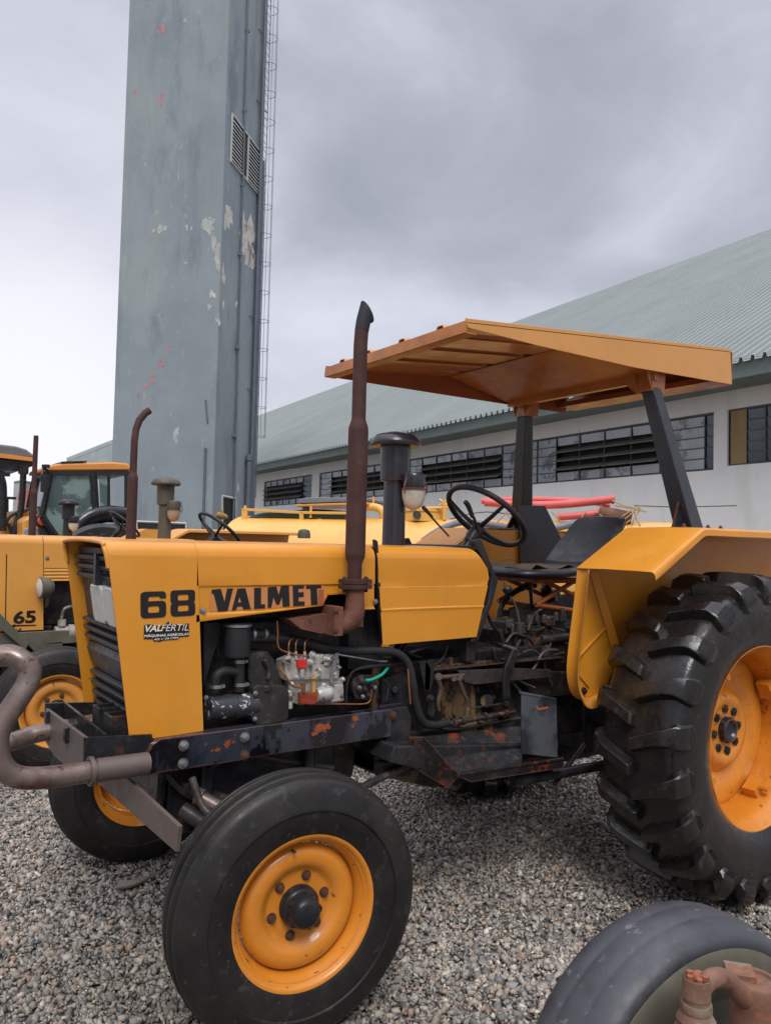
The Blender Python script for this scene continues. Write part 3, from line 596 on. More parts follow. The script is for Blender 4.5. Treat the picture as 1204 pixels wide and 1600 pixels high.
def rear_wheel(parent,pos,side,phase=0.0,rub=RUBR,rimm=YELR):
    W_=empty('wheel',(0,0,0),parent=parent); W_.location=V(pos)-LO[parent.name]; LO[W_.name]=V((0,0,0))
    s=side; wd=.19
    h=[(.385,.150),(.398,.163),(.425,.176),(.46,.189),(.49,.194),(.53,.195),(.565,.193),(.60,.188),(.622,.180),(.640,.168),(.650,.150),(.656,.12),(.660,.08),(.661,.03)]
    prof=[(r,y*s) for r,y in h]+[(r,-y*s) for r,y in h[::-1]]
    b=MB(); b.lathe(prof,(0,0,0),(0,1,0),140,closed=True)
    NL=22; pit=2*PI/NL; R=.702
    def crown(y):  # carcass radius at |y|
        y=abs(y)
        t=[(0,.662),(.08,.661),(.12,.660),(.15,.652),(.168,.640),(.18,.622),(.188,.600),(.195,.560)]
        for (a,ra),(c,rc) in zip(t,t[1:]):
            if y<=c: return ra+(rc-ra)*(y-a)/(c-a)
        return .56
    for half in(1,-1):
        for k in range(NL):
            th0=k*pit+(pit/2 if half<0 else 0)+phase
            rows=[]
            # y, theta ahead, half width, top radius, base radius
            rnd=random.Random(k*7+half)
            k1=rnd.uniform(.94,1.05)
            st=[(-.004,.150,.020,R-.008,.645),(.004,.146,.024,R,.645),(.04,.124,.0245,R,.645),(.08,.100,.024,R-.001,.647),(.125,.078,.027,R-.003,.640),(.150,.068,.030,R-.006,.632),(.164,.062,.034,R-.014,.62),(.178,.058,.042,.672,.60),(.190,.052,.047,.645,.58),(.197,.048,.048,.615,.565),(.199,.045,.043,.590,.56),(.197,.044,.030,.575,.56)]
            st=[(y,dt,hw*k1,rt,rb) for y,dt,hw,rt,rb in st]
            for (y,dt,hw,rt,rb) in st:
                yy=y*half; th=th0+dt
                def pt(t,r,yy=yy): return V((-r*math.sin(t),yy,r*math.cos(t)))
                ht=hw/rt; hb=(hw*1.35+.004)/rb
                if y<.17: rows.append([pt(th-hb,rb),pt(th-ht,rt-.003),pt(th-ht*.8,rt),pt(th+ht*.8,rt),pt(th+ht,rt-.003),pt(th+hb,rb)])
                else:
                    yo=half*.013*(1 if y<.198 else .2)
                    rows.append([pt(th-hb,rb,(y-.035)*half),pt(th-ht,rt-.003,yy+yo*.6),pt(th-ht*.8,rt,yy+yo),pt(th+ht*.8,rt,yy+yo),pt(th+ht,rt-.003,yy+yo*.6),pt(th+hb,rb,(y-.035)*half)])
            if half<0: rows=[r[::-1] for r in rows]
            b.grid(rows[::-1]); n=6
            b.add(rows[0],[tuple(range(n))]); b.add(rows[-1],[tuple(range(n))[::-1]])
    ty=build('tyre',b,rub,W_,sm=32,org=(0,0,0))
    b=MB()
    fl=[(.372,.128),(.392,.138),(.399,.146),(.398,.156),(.388,.158),(.380,.150),(.374,.135),(.360,.12),(.345,.09),(.338,.05),(.335,-.05),(.345,-.10),(.372,-.128),(.395,-.140),(.399,-.152),(.388,-.158),(.372,-.140),(.350,-.12)]
    b.lathe([(r,y*s) for r,y in fl],(0,0,0),(0,1,0),96,caps=False)
    dc=[(.335,.005),(.325,.010),(.30,.018),(.26,.012),(.225,-.002),(.195,-.010),(.178,-.002),(.165,.020),(.150,.034),(.130,.036),(.112,.028),(.100,.024),(.05,.024),(0,.024)]
    b.lathe([(r,(y-.035)*s) for r,y in dc],(0,0,0),(0,1,0),72,caps=False)
    for k in range(4):
        a=k*PI/2+.55
        rt=Matrix.Rotation(-a,3,'Y')
        b.box(rt@V((.315,.0,0))+V((0,.03*s,0)),(.05,.06,.085),rt)
        b.lathe([(0,0),(.014,0),(.014,.05),(0,.05)],rt@V((.305,.0,0))+V((0,.05*s,0)),(0,s,0),8)
    build('rim',b,rimm,W_,sm=40,org=(0,0,0))
    b=MB(); b.lathe([(.058,-.02*s),(.058,.006*s),(.053,.016*s),(.046,.019*s),(.040,.014*s),(.034,.004*s),(.015,.0*s),(0,.0*s)],(0,0,0),(0,1,0),40)
    b.lathe([(0,-.20*s),(.12,-.20*s),(.14,-.06*s),(.10,-.04*s)],(0,0,0),(0,1,0),24); build('hub',b,BLKG,W_,org=(0,0,0))
    bolts([(.094*math.cos(k*PI/4+.1),-.012*s,.094*math.sin(k*PI/4+.1)) for k in range(8)],(0,s,0),.020,.011,BLK,W_,'wheel_nut',False)
    return W_
FWL=front_wheel(A,(.06,-.62,.395),-1,-.10)
FWR=front_wheel(A,(.06,.90,.398),1,-.08)
RWL=rear_wheel(A,(2.13,-.79,.705),-1,0.10)
RWR=rear_wheel(A,(2.13,.79,.705),1,.17)
# ---------------------------------------------------------------- hood pieces
def arc(cy,cz,r,a0,a1,n=5): return [(cy+r*math.cos(a0+(a1-a0)*i/n),cz+r*math.sin(a0+(a1-a0)*i/n)) for i in range(n+1)]
HY=.28; HZ=1.485
def shell_rows(stations):
    """stations: (x_bottom,x_top,z_bottom, steps) -> rows of section points near side -> over the top -> far side"""
    rows=[]
    for xb,xt,zb,st in stations:
        sec=[(-HY+dy,z) for z,dy in st]+[(-HY,HZ-.055),(-HY+.0,HZ-.045)]+[(y,z) for y,z in arc(-HY+.045,HZ-.045,.045,PI,PI/2)]+[(-.12,HZ+.004),(0,HZ+.006),(.12,HZ+.004)]
        sec+=[(y,z) for y,z in arc(HY-.045,HZ-.045,.045,PI/2,0)]+[(HY,HZ-.045),(HY,HZ-.055)]+[(HY-dy,z) for z,dy in st[::-1]]
        row=[]
        for y,z in sec:
            zz=max(z,zb) if z<HZ-.05 else z
            t=(zz-.85)/(HZ-.85); row.append(V((xb+(xt-xb)*t,y,zz)))
        rows.append(row)
    return rows
flat=[(.85,0),(1.0,0),(1.2,0),(1.3,0)]
b=MB(); b.grid(shell_rows([(-.355,-.452,.855,flat),(-.30,-.38,.856,flat),(-.113,-.158,.86,flat)])); cowl=build('front_cowl',b,YEL,A,solid=.005,sm=28,out=(.3,0,1.1))
# cap lip round the top of the grille opening
b=MB(); lip=[V((-.440,-.274,1.40)),V((-.447,-.273,1.438)),V((-.453,-.262,1.465)),V((-.456,-.235,1.480)),V((-.458,0,1.486)),V((-.456,.235,1.480)),V((-.453,.262,1.465)),V((-.447,.273,1.438)),V((-.440,.274,1.40))]
b.tube(lip,.0075,10); build('cowl_lip',b,YEL,cowl)
# middle side panels (one hood section), stamped recess
z1=PY(350,922,-HY).z; z2=PY(350,958,-HY).z
def midst(px):   # traced stamped lines at a column
    return [(1.20,0),(1.245,0),(1.252,.006),(1.335,.006),(1.342,0),(1.38,0)]
cols=[(310,972),(360,966),(420,958),(470,951),(505,945),(507,957),(513,940),(526,938),(571,953),(589,952)]
rows=[]
lowz=[(310,972),(400,960),(506,946),(514,928),(530,927),(565,928),(567,953),(589,952)]
sts=[]
for px,py in lowz:
    p=PY(px,py,-HY); t=(p.z-.85)/(HZ-.85)
    xt=PY(px if px>311 else 309,846,-HY).x
    xb=xt+(p.x-xt)*1.0
    sts.append((p.x,xt if px<588 else PY(586,846,-HY).x,p.z,midst(px)))
b=MB(); b.grid(shell_rows(sts)); hood=build('hood',b,YEL,A,solid=.004,sm=28,out=(.3,0,1.1))
# rear (fuel tank) cover
q=[(598,1008),(640,1004),(700,999),(744,995)]
sts=[]
tops=[589,640,700,737]
rs=[(1.05,0),(1.226,0),(1.236,-.005),(1.240,-.005),(1.246,0),(1.325,0),(1.329,.006),(1.36,.004),(1.40,0)]
for (px,py),tx in zip(q,tops):
    p=PY(px,py,-HY); xt=PY(tx,846,-HY).x; xb=xt+(p.x-xt)*(.85-HZ)/(p.z-HZ); sts.append((xb,xt,p.z,rs))
# bulge the back edge out to its pointed corner
rows=shell_rows(sts)
pc=PY(766,896,-HY); pt_=PY(737,846,-HY); pb=PY(744,995,-HY)
def backx(z):
    if z>=pc.z: return pc.x+(pt_.x-pc.x)*min(1,(z-pc.z)/(pt_.z-pc.z-.01))
    return pb.x+(pc.x-pb.x)*(z-pb.z)/(pc.z-pb.z)
rows[-1]=[V((backx(p.z),p.y,p.z)) for p in rows[-1]]
b=MB(); b.grid(rows); rhood=build('rear_hood',b,YEL,A,solid=.004,sm=28,out=(.3,0,1.1))
# black seals / scuttle behind the cover
b=MB()
def inset(x): return V((x,0,0))
loop=[(738,845),(752,842),(778,908),(770,940),(747,1002),(735,1003),(763,940),(768,900)]
b.poly([PY(a,c,-.272) for a,c in loop],(0,.03,0)); b.poly([V((p.x,.242,p.z)) for p in [PY(a,c,-.272) for a,c in loop]],(0,.03,0))
dz=PY(745,845,-.27)
b.poly([V((dz.x-.01,-.27,HZ+.012)),V((dz.x+.05,-.26,HZ+.014)),V((dz.x+.05,.26,HZ+.014)),V((dz.x-.01,.27,HZ+.012))],(0,0,-.02))
b.bb((dz.x-.02,-.24,1.0),(dz.x+.03,.24,HZ-.01))
build('scuttle',b,PLAST,A,bev=.004)
b=MB(); b.poly([PY(586,843,-.275),PY(590,846,-.275),PY(600,1006,-.275),PY(592,955,-.275)],(0,.02,0)); build('seal_strip',b,HOSE,hood)
for px,py in((317,954),(586,940)):
    b=MB(); b.bolt(PY(px,py,-HY-.001),(0,-1,0),.008,.008); build('panel_bolt',b,STEEL,hood)
# grille
gx=lambda z:-.345-.105*(z-.85)/(HZ-.85)+.02
b=MB()
b.poly([V((gx(.86)+.02,-.262,.86)),V((gx(1.46)+.02,-.262,1.46)),V((gx(1.46)+.09,-.262,1.46)),V((gx(.86)+.09,-.262,.86))],(0,.524,0))
gr=build('grille',b,GRIL,A,bev=.003)
def slat(z,h,out):
    b=MB(); x0=gx(z)+.018; x1=gx(z+h)+.018
    b.poly([V((x0,-.258,z)),V((x0-out,-.258,z+h*.25)),V((x1-out,-.258,z+h*.75)),V((x1,-.258,z+h))],(0,.516,0)); return b
zs=[(.868,.030,.018),(.905,.030,.018),(.942,.030,.018),(.982,.026,.016),(1.012,.10,.012),(1.118,.026,.018),(1.150,.026,.018),(1.182,.022,.018),(1.345,.026,.018),(1.378,.026,.018),(1.411,.026,.018)]
for z,h,o_ in zs: build('slat',slat(z,h,o_),GRIL,gr,bev=.002)
b=MB(); b.bb((gx(1.40)-.012,-.075,1.335),(gx(1.38)+.01,-.050,1.44)); build('divider',b,GRIL,gr)
for y0,y1 in((-.250,-.135),(-.115,.0),(.02,.13),(.145,.25)):
    if y0>0.01: break
for y0,y1 in((-.245,-.130),(-.112,.035)):
    b=MB(); z0,z1_=1.205,1.335; x=gx(1.27)-.0
    b.poly([V((x+.02,y0,z0)),V((x-.012,y0+.012,z0+.01)),V((x-.024,y0+.012,z1_-.01)),V((x+.005,y0,z1_))],(0,0,0.0001)) if False else None
    pts=[(y0+.014,z0),(y1-.014,z0),(y1,z0+.014),(y1,z1_-.014),(y1-.014,z1_),(y0+.014,z1_),(y0,z1_-.014),(y0,z0+.014)]
    b.poly([V((gx(z)-.014,y,z)) for y,z in pts],(.05,0,0)); build('headlight',b,LENS,A,bev=.006)
# ---------------------------------------------------------------- decals (lettering on the near side)
def decal(name,loops,m,parent,y=-HY-.0016,th=.0012,tri=True):
    """loops in photo pixels on the hood side: first outline, others holes"""
    cu=bpy.data.curves.new('c','CURVE'); cu.dimensions='2D'; cu.fill_mode='BOTH'; cu.extrude=th/2
    for lp in loops:
        sp=cu.splines.new('POLY'); P=[PY(a,c,y) for a,c in lp]; sp.points.add(len(P)-1)
        for i,p in enumerate(P): sp.points[i].co=(p.x,p.z,0,1)
        sp.use_cyclic_u=True
    o=bpy.data.objects.new('tmp',cu); COL.objects.link(o); bpy.context.view_layer.update()
    me=bpy.data.meshes.new_from_object(o.evaluated_get(bpy.context.evaluated_depsgraph_get())); bpy.data.objects.remove(o)
    org=LO[parent.name]; 
    for v in me.vertices:
        x,z,d=v.co; v.co=V((x,y+d,z))-org
    me.name=name; me.materials.clear(); me.materials.append(m)
    o=bpy.data.objects.new(name,me); COL.objects.link(o); o.parent=parent; LO[o.name]=org; o.location=org-LO[parent.name]; return o
def rr(x0,y0,x1,y1,r,n=4,sk=-.035):
    pts=[]
    for cx,cy,a0 in((x1-r,y0+r,-90),(x1-r,y1-r,0),(x0+r,y1-r,90),(x0+r,y0+r,180)):
        for i in range(n+1):
            a=R_(a0+90*i/n); pts.append((cx+r*math.cos(a),cy+r*math.sin(a)))
    return [(x,y+sk*(x-x0)) for x,y in pts]
def Z3(l): return [(210+a/3.7625,890+b_/3.7625) for a,b_ in l]
def rz(x0,y0,x1,y1,r,sk=-.045,n=4): return Z3(rr(x0,y0,x1,y1,r,n,sk))
# '68' traced as rounded wide numerals
six_o=Z3([(62,130),(170,127),(182,134),(187,150),(186,168),(150,170),(148,158),(88,160),(83,165),(83,190),(90,186),(168,183),(182,190),(187,205),(187,258),(181,273),(168,280),(58,287),(44,281),(37,266),(36,152),(42,138)])
six_i=Z3([(88,217),(138,214),(146,220),(146,246),(139,252),(88,255),(81,249),(81,223)])
ei_o=Z3([(232,122),(340,118),(354,124),(357,138),(357,178),(350,191),(357,203),(358,250),(352,264),(338,270),(234,276),(219,270),(213,256),(213,212),(222,199),(213,187),(212,140),(219,127)])
ei_1=Z3([(262,148),(312,146),(318,151),(318,175),(312,180),(262,182),(256,177),(256,153)]); ei_2=Z3([(262,211),(312,208),(319,213),(319,238),(312,243),(262,246),(256,241),(256,216)])
decal('number_marking',[six_o,six_i],STICK,cowl); decal('number_marking',[ei_o,ei_1,ei_2],STICK,cowl)
HYd=-HY-.0016+.006
decal('lettering_backing',[Z3([(446,120),(1112,82),(1116,206),(444,248)])],DECP,hood,y=-HY+.0050)
yl=-HY+.0034
decal('lettering',[Z3([(455,118),(508,113),(530,190),(545,112),(580,110),(548,242),(492,247),(466,140),(455,142)])],STICK,hood,y=yl)
decal('lettering',[Z3([(606,112),(652,109),(684,232),(640,235),(634,216),(604,218),(597,238),(573,240)]),Z3([(618,160),(628,192),(608,193)])],STICK,hood,y=yl)
decal('lettering',[Z3([(704,108),(744,106),(744,204),(768,203),(768,227),(704,231)])],STICK,hood,y=yl)
decal('lettering',[Z3([(784,104),(834,99),(848,150),(862,96),(908,94),(912,216),(872,218),(868,160),(850,206),(834,207),(818,160),(804,224),(784,225)])],STICK,hood,y=yl)
decal('lettering',[Z3([(930,93),(996,89),(996,110),(962,112),(963,134),(994,132),(995,160),(964,162),(966,188),(1000,186),(1000,211),(934,215)])],STICK,hood,y=yl)
decal('lettering',[Z3([(1008,88),(1096,83),(1098,108),(1072,110),(1078,206),(1038,208),(1034,112),(1010,114)])],STICK,hood,y=yl)
decal('faded_patch',[Z3([(1080,118),(1112,116),(1114,204),(1082,206)])],mat('decal_red_faded',(.36,.10,.04),.5),hood,y=-HY+.0040)
# seller's sticker
def text_mesh(txt,pa,pb,hpx,m,parent,y,bold=.0,shear=0,name='lettering'):
    a=PY(*pa,y); b_=PY(*pb,y); cu=bpy.data.curves.new('t','FONT'); cu.body=txt; cu.size=1; cu.extrude=.0; cu.offset=bold; cu.shear=shear
    o=bpy.data.objects.new('tmp',cu); COL.objects.link(o); bpy.context.view_layer.update()
    me=bpy.data.meshes.new_from_object(o.evaluated_get(bpy.context.evaluated_depsgraph_get())); bpy.data.objects.remove(o)
    xs=[v.co.x for v in me.vertices]; ys=[v.co.y for v in me.vertices]; x0,x1=min(xs),max(xs); y0,y1=min(ys),max(ys)
    H=(PY(pa[0],pa[1]-hpx,y)-a).length; org=LO[parent.name]; dr=b_-a
    for v in me.vertices:
        t=(v.co.x-x0)/(x1-x0); h=(v.co.y-y0)/(y1-y0); v.co=a+dr*t+V((0,0,h*H))-org
    me.name=name; me.materials.append(m); o=bpy.data.objects.new(name,me); COL.objects.link(o); o.parent=parent; LO[o.name]=org; return o
sy=-HY-.0016
st=decal('sticker',[Z3([(58,328),(82,322),(120,326),(150,336),(172,322),(188,318),(200,304),(212,318),(258,324),(300,318),(320,316),(322,392),(262,396),(258,410),(170,416),(148,424),(112,420),(112,408),(56,408)])],STICK,cowl)
text_mesh('VAL',(64,0) and Z3([(64,368)])[0],Z3([(160,362)])[0],10.5,STICKW,st,sy-.0011,.03,.25)
text_mesh('FÉRTIL',Z3([(158,362)])[0],Z3([(318,358)])[0],13.0,STICKW,st,sy-.0011,.0,.25)
text_mesh('MÁQUINAS AGRÍCOLAS',Z3([(60,401)])[0],Z3([(320,388)])[0],5.6,STICKW,st,sy-.0011,.03)
text_mesh('47) 3623.1704',Z3([(116,419)])[0],Z3([(258,408)])[0],3.6,STICKW,st,sy-.0011,.03,.2)
# ---------------------------------------------------------------- exhaust
def exhaust(parent,x=.432,y=-.335,m=IRON,curve='cut',z0=1.33,zt=2.40,lean=0.0,k=1.0):
    b=MB(); base=V((x,y,z0)); T=lambda z:V((x+lean*(z-z0)-.028*(z-z0)*0,y,z))
    prof=[(.026,z0),(.0265,1.42),(.0365,1.445),(.0375,1.46),(.0375,1.915),(.036,1.93),(.027,1.955),(.0265,1.965)]
    P=[T(z) for r,z in prof]; R=[r*k for r,z in prof]
    if curve=='cut':
        P+=[T(2.24),T(2.29)+V((.003,0,0)),T(2.33)+V((.010,0,0)),T(2.372)+V((.022,0,0))]; R+=[.0262*k,.026*k,.027*k,.026*k]
    elif curve=='straight':
        P+=[T(zt-.03),T(zt)]; R+=[.025*k,.023*k]
    else:
        zt_=zt; P+=[T(zt_-.26),T(zt_-.17)+V((.008,0,0)),T(zt_-.10)+V((.03,0,0)),T(zt_-.045)+V((.07,0,0)),T(zt_-.02)+V((.10,0,0))]; R+=[.026*k,.026*k,.027*k,.027*k,.0275*k]
    b.ring(P,R,20,caps=False)
    o=build('exhaust_pipe',b,m,parent,solid=.003,sm=60)
    if curve=='cut':
        b2=MB(); b2.ring([p+V((0,0,0)) for p in P[-3:]],[r+.0006 for r in R[-3:]],20,caps=False); tip=build('exhaust_tip',b2,SOOT,o,sm=60)
        me=tip.data; n=len(me.vertices)
        for v in me.vertices[n-20:]:
            r=(v.co.x-(P[-1].x-LO[parent.name].x))/.026; v.co.z+=-.03*r-.003; v.co.x+=.004
    if curve=='cut':
        # mitre the mouth so it ends in a slanting point
        me=o.data; n=len(me.vertices)
        for v in me.vertices[n-20:]:
            r=(v.co.x-(P[-1].x-LO[parent.name].x))/.026; v.co.z+=-.03*r-.004; v.co.x+=.004
    return o
ex=exhaust(A)
b=MB(); b.lathe([(.024,-.003),(.024,.0),(.0,.0)],(.457,-.335,2.368),V((.35,0,.9)),16) if False else None
MB0=MB
b=MB(); x,y=.436,-.335
fz=PY(553,912,-.335).z
for z in(fz-.019,fz+.000):
    b.lathe([(0,0),(.046,0),(.046,.017),(0,.017)],(x,y,z),(0,0,1),24)
    b.box((x,y,z+.0085),(.118,.05,.0165))
for sx in(-.047,.047): b.bolt((x+sx,y,fz+.017),(0,0,1),.009,.007); b.rod((x+sx,y,fz-.032),(x+sx,y,fz-.015),.008,n=6)
build('flange',b,IRON,ex,bev=.002)
b=MB()
b.tube([(x,y,fz-.012),(x,y,fz-.07),(x-.004,y,fz-.115),(x-.035,y+.015,fz-.150),(x-.07,y+.05,fz-.155)],[.032,.035,.039,.036,.034],18)
b.box((x-.075,y+.035,fz-.135),(.035,.10,.105)); b.poly([PY(452,968,-.28),PY(480,963,-.28),PY(520,958,-.30),PY(525,988,-.30),PY(500,990,-.28),PY(470,983,-.28)],(0,.10,0))
b.box((x+.045,y+.06,fz-.12),(.03,.06,.09))
mf=build('exhaust_manifold',b,CAST,A,bev=.006)
bolts([PY(524,954,-.345),PY(523,985,-.345)],(0,-1,0),.010,.010,RBOLT,mf)
# ---------------------------------------------------------------- air cleaner
def air_cleaner(parent,x=.845,y=0.0,m=BLKG,dz=0.0,bm=BOWL):
    b=MB(); z=1.48
    b.lathe([(0,z),(.050,z),(.0475,1.77+dz),(.062,1.772+dz),(.064,1.775+dz),(.066,1.93+dz),(.0655,1.935+dz),(0,1.935+dz)],(x,y,0),(0,0,1),28)
    ac=build('air_cleaner',b,m,parent)
    b=MB(); b.lathe([(.066,1.925+dz),(.098,1.922+dz),(.108,1.924+dz),(.112,1.932+dz),(.111,1.942+dz),(.100,1.960+dz),(.088,1.972+dz),(.060,1.979+dz),(.045,1.984+dz),(0,1.985+dz)],(x,y,0),(0,0,1),36); build('cap',b,m,ac)
    cx,cy=x+.038,y-.088
    b=MB(); b.lathe([(0,1.735+dz),(.045,1.735+dz),(.050,1.75+dz),(.050,1.79+dz),(.040,1.803+dz),(0,1.805+dz)],(cx,cy,0),(0,0,1),20)
    b.lathe([(.055,1.728+dz),(.055,1.737+dz),(.0,1.737+dz)],(cx,cy,0),(0,0,1),20)
    for sx in(-1,1): b.tube([(cx+sx*.055,cy-.01,1.71+dz),(cx+sx*.062,cy-.015,1.74+dz),(cx+sx*.050,cy-.012,1.775+dz),(cx+sx*.056,cy-.012,1.80+dz)],.003,6)
    build('bowl_clamp',b,m,ac)
    b=MB(); b.lathe([(0,1.640+dz),(.012,1.640+dz),(.014,1.648+dz),(.028,1.652+dz),(.041,1.668+dz),(.049,1.695+dz),(.052,1.728+dz),(0,1.729+dz)],(cx,cy,0),(0,0,1),24); build('dust_bowl',b,bm,ac)
    return ac
air_cleaner(A)
# ---------------------------------------------------------------- steering wheel
def steering(parent,m=PLAST,dx=0,dy=0,dz=0):
    c=V((1.385+dx,dy,1.637+dz)); a=R_(40); e1=V((math.cos(a),0,-math.sin(a))); e2=V((0,1,0)); ax=V((math.sin(a),0,math.cos(a))); R=.205
    b=MB(); pts=[c+(e1*math.cos(t*2*PI/48)+e2*math.sin(t*2*PI/48))*R for t in range(48)]
    b.ring(pts,.0138,12,closed=True); 
    sw=build('steering_wheel',b,m,parent)
    hub=c-ax*.075
    b=MB()
    for k in range(3):
        t=R_(8+120*k); p=c+(e1*math.cos(t)+e2*math.sin(t))*(R-.004); b.tube([hub+(p-hub)*.12,hub+(p-hub)*.5-ax*.006,p],[.012,.010,.009],8)
    build('spokes',b,m,sw)
    b=MB(); b.lathe([(0,.02),(.024,.018),(.03,0),(.034,-.05),(.026,-.09),(.0,-.09)],hub,ax,18); build('hub',b,m,sw)
    b=MB(); b.rod(hub-ax*.08,hub-ax*.75,.021); build('steering_column',b,BLK,parent)
steering(A)
# ---------------------------------------------------------------- canopy, posts
YCN=-.53; YCF=.515
b=MB()
xf=.79; xr=PY(1141,560,YCN).x
zf=lambda p:p
def cz(x):   # roof sheet height: follows the traced upper edge
    a=PY(729,500,YCN); c=PY(1140,547,YCN); return a.z+(c.z-a.z)*(x-a.x)/(c.x-a.x)
ribs=[-.359,-.10,.16,.38]
prof=[(YCN,0)]
for r in ribs: prof+=[(r-.030,0),(r-.016,.024),(r+.016,.024),(r+.030,0)]
prof+=[(YCF,0)]
b.grid([[V((x,y,cz(x)+h-.008)) for y,h in prof] for x in (xf,1.2,1.6,2.0,xr)])
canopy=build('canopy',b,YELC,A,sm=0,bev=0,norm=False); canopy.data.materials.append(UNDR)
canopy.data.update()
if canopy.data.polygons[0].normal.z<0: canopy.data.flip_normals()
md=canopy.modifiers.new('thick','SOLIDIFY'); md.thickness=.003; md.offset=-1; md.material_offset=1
# near and far side cheeks (wedge-shaped), front lip, rear sheet
def cheek(y,pts,th):
    b=MB(); b.poly(pts,(0,th,0)); return b
nb=[PY(727,497,YCN),PY(1140,545,YCN),PY(1143,601,YCN),PY(990,574,YCN),PY(840,540,YCN),PY(731,512,YCN)]
build('side_sheet',cheek(YCN,nb,.004),YELC,canopy,bev=.001)
fb=[PY(520,590,YCF),PY(700,618,YCF),PY(883,646,YCF)]
xfr=fb[2].x
pts=[V((xf-.01,YCF,cz(xf)+.006)),V((xfr,YCF,cz(xfr)+.006)),V((xfr,YCF,fb[2].z)),V((fb[1].x,YCF,fb[1].z)),V((xf-.01,YCF,fb[0].z))]
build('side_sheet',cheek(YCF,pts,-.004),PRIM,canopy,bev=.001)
b=MB(); b.poly([V((xf-.012,YCN-.001,cz(xf)-.003)),V((xf-.016,YCN-.001,cz(xf)-.05)),V((xf-.008,YCN-.001,cz(xf)-.05)),V((xf-.004,YCN-.001,cz(xf)-.003))],(0,YCF-YCN+.002,0))
b.poly([V((xf-.012,YCN,cz(xf)-.05)),V((xf+.045,YCN,cz(xf)-.05)),V((xf+.045,YCN,cz(xf)-.046)),V((xf-.012,YCN,cz(xf)-.046))],(0,YCF-YCN,0))
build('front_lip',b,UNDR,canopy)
zr_=nb[2].z; xR=nb[2].x
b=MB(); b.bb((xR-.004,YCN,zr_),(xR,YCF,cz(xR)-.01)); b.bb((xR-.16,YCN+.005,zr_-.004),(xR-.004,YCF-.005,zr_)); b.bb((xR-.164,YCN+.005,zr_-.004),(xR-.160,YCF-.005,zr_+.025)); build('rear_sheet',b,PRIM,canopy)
# inclined plate running down to the cross beam between the posts
b=MB(); xa,xb_=1.55,1.98; b.poly([V((xa,YCN+.02,cz(xa)-.012)),V((xa,YCF-.02,cz(xa)-.012)),V((xb_,YCF-.02,2.335)),V((xb_,YCN+.02,2.335))],(0,0,-.004))
b.bb((xb_,YCN+.03,2.30),(xb_+.03,YCF-.03,2.345))
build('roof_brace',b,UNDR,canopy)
for y in(-.18,.10,.30):
    pass
b=MB()
for y in(-.30,-.06,.2): b.poly([V((xf+.02,y-.02,cz(xf)-.010)),V((1.52,y-.02,cz(1.52)-.010)),V((1.52,y-.02,cz(1.52)-.016)),V((xf+.02,y-.02,cz(xf)-.016))],(0,.04,0))
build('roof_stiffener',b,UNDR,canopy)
def post(ytop,ybase,xt,xb,zt,zb,sgn):
    b=MB(); rows=[]
    for t in(0,1):
        c=V((xb,ybase,zb))*(1-t)+V((xt,ytop,zt))*t; hx=.062*(1-t)+.043*t; hy=.048*(1-t)+.034*t
        rows.append([c+V((-hx,-hy,0)),c+V((hx*.4,-hy,0)),c+V((hx,-hy*.3,0)),c+V((hx,hy,0)),c+V((-hx,hy,0))])
    b.grid(rows,close=True); b.add(rows[0],[(4,3,2,1,0)]); b.add(rows[1],[(0,1,2,3,4)])
    p=build('canopy_post',b,BLKG,A,bev=.004)
    b=MB(); c=V((xb,ybase,zb)); t=V((xt,ytop,zt))
    b.poly([c+V((-.14,0,-.0)),c+V((.10,0,0)),c+V((.04,sgn*-.02,.17)),c+V((-.045,sgn*-.02,.17))],(0,.008,0)); 
    b.bb(c+V((-.16,-.07,-.012)),c+V((.20,.07,.0)))
    for dx,dy in((-.13,-.05),(.16,-.05),(.16,.05),(.05,-.055)): b.bolt(c+V((dx,dy,0)),(0,0,1),.009,.012)
    build('post_foot',b,BLKG,p)
    # gusset bracket under the roof
    b=MB(); q=t+V((0,0,-.02))
    b.poly([q+V((-.05,-.042,-.03)),q+V((.05,-.042,-.03)),q+V((.06,-.042,.10)),q+V((-.10,-.042,.10))],(0,.004,0))
    b.poly([q+V((-.05,.042,-.03)),q+V((.05,.042,-.03)),q+V((.06,.042,.10)),q+V((-.10,.042,.10))],(0,-.004,0))
    b.poly([q+V((-.052,-.046,-.03)),q+V((-.052,.046,-.03)),q+V((-.052,.20*(1 if sgn<0 else .25),.10)),q+V((-.052,-.20*(.25 if sgn<0 else 1),.10))],(.004,0,0))
    build('post_bracket',b,UNDR,canopy)
    return p
post(-.45,-.62,2.02,2.10,2.30,1.603,-1)
post(.45,.56,2.10,2.20,2.30,1.603,1)
# tall black shield at the far post
b=MB(); b.poly([PY(812,905,.475),PY(812,790,.475),PY(851,790,.475),PY(886,860,.475),PY(884,905,.475)],(0,.012,0)); b.poly([PY(812,905,.488),PY(812,790,.488),PY(812,790,.58),PY(812,905,.58)],(-.006,0,0)); build('post_shield',b,BLKG,A,bev=.004)
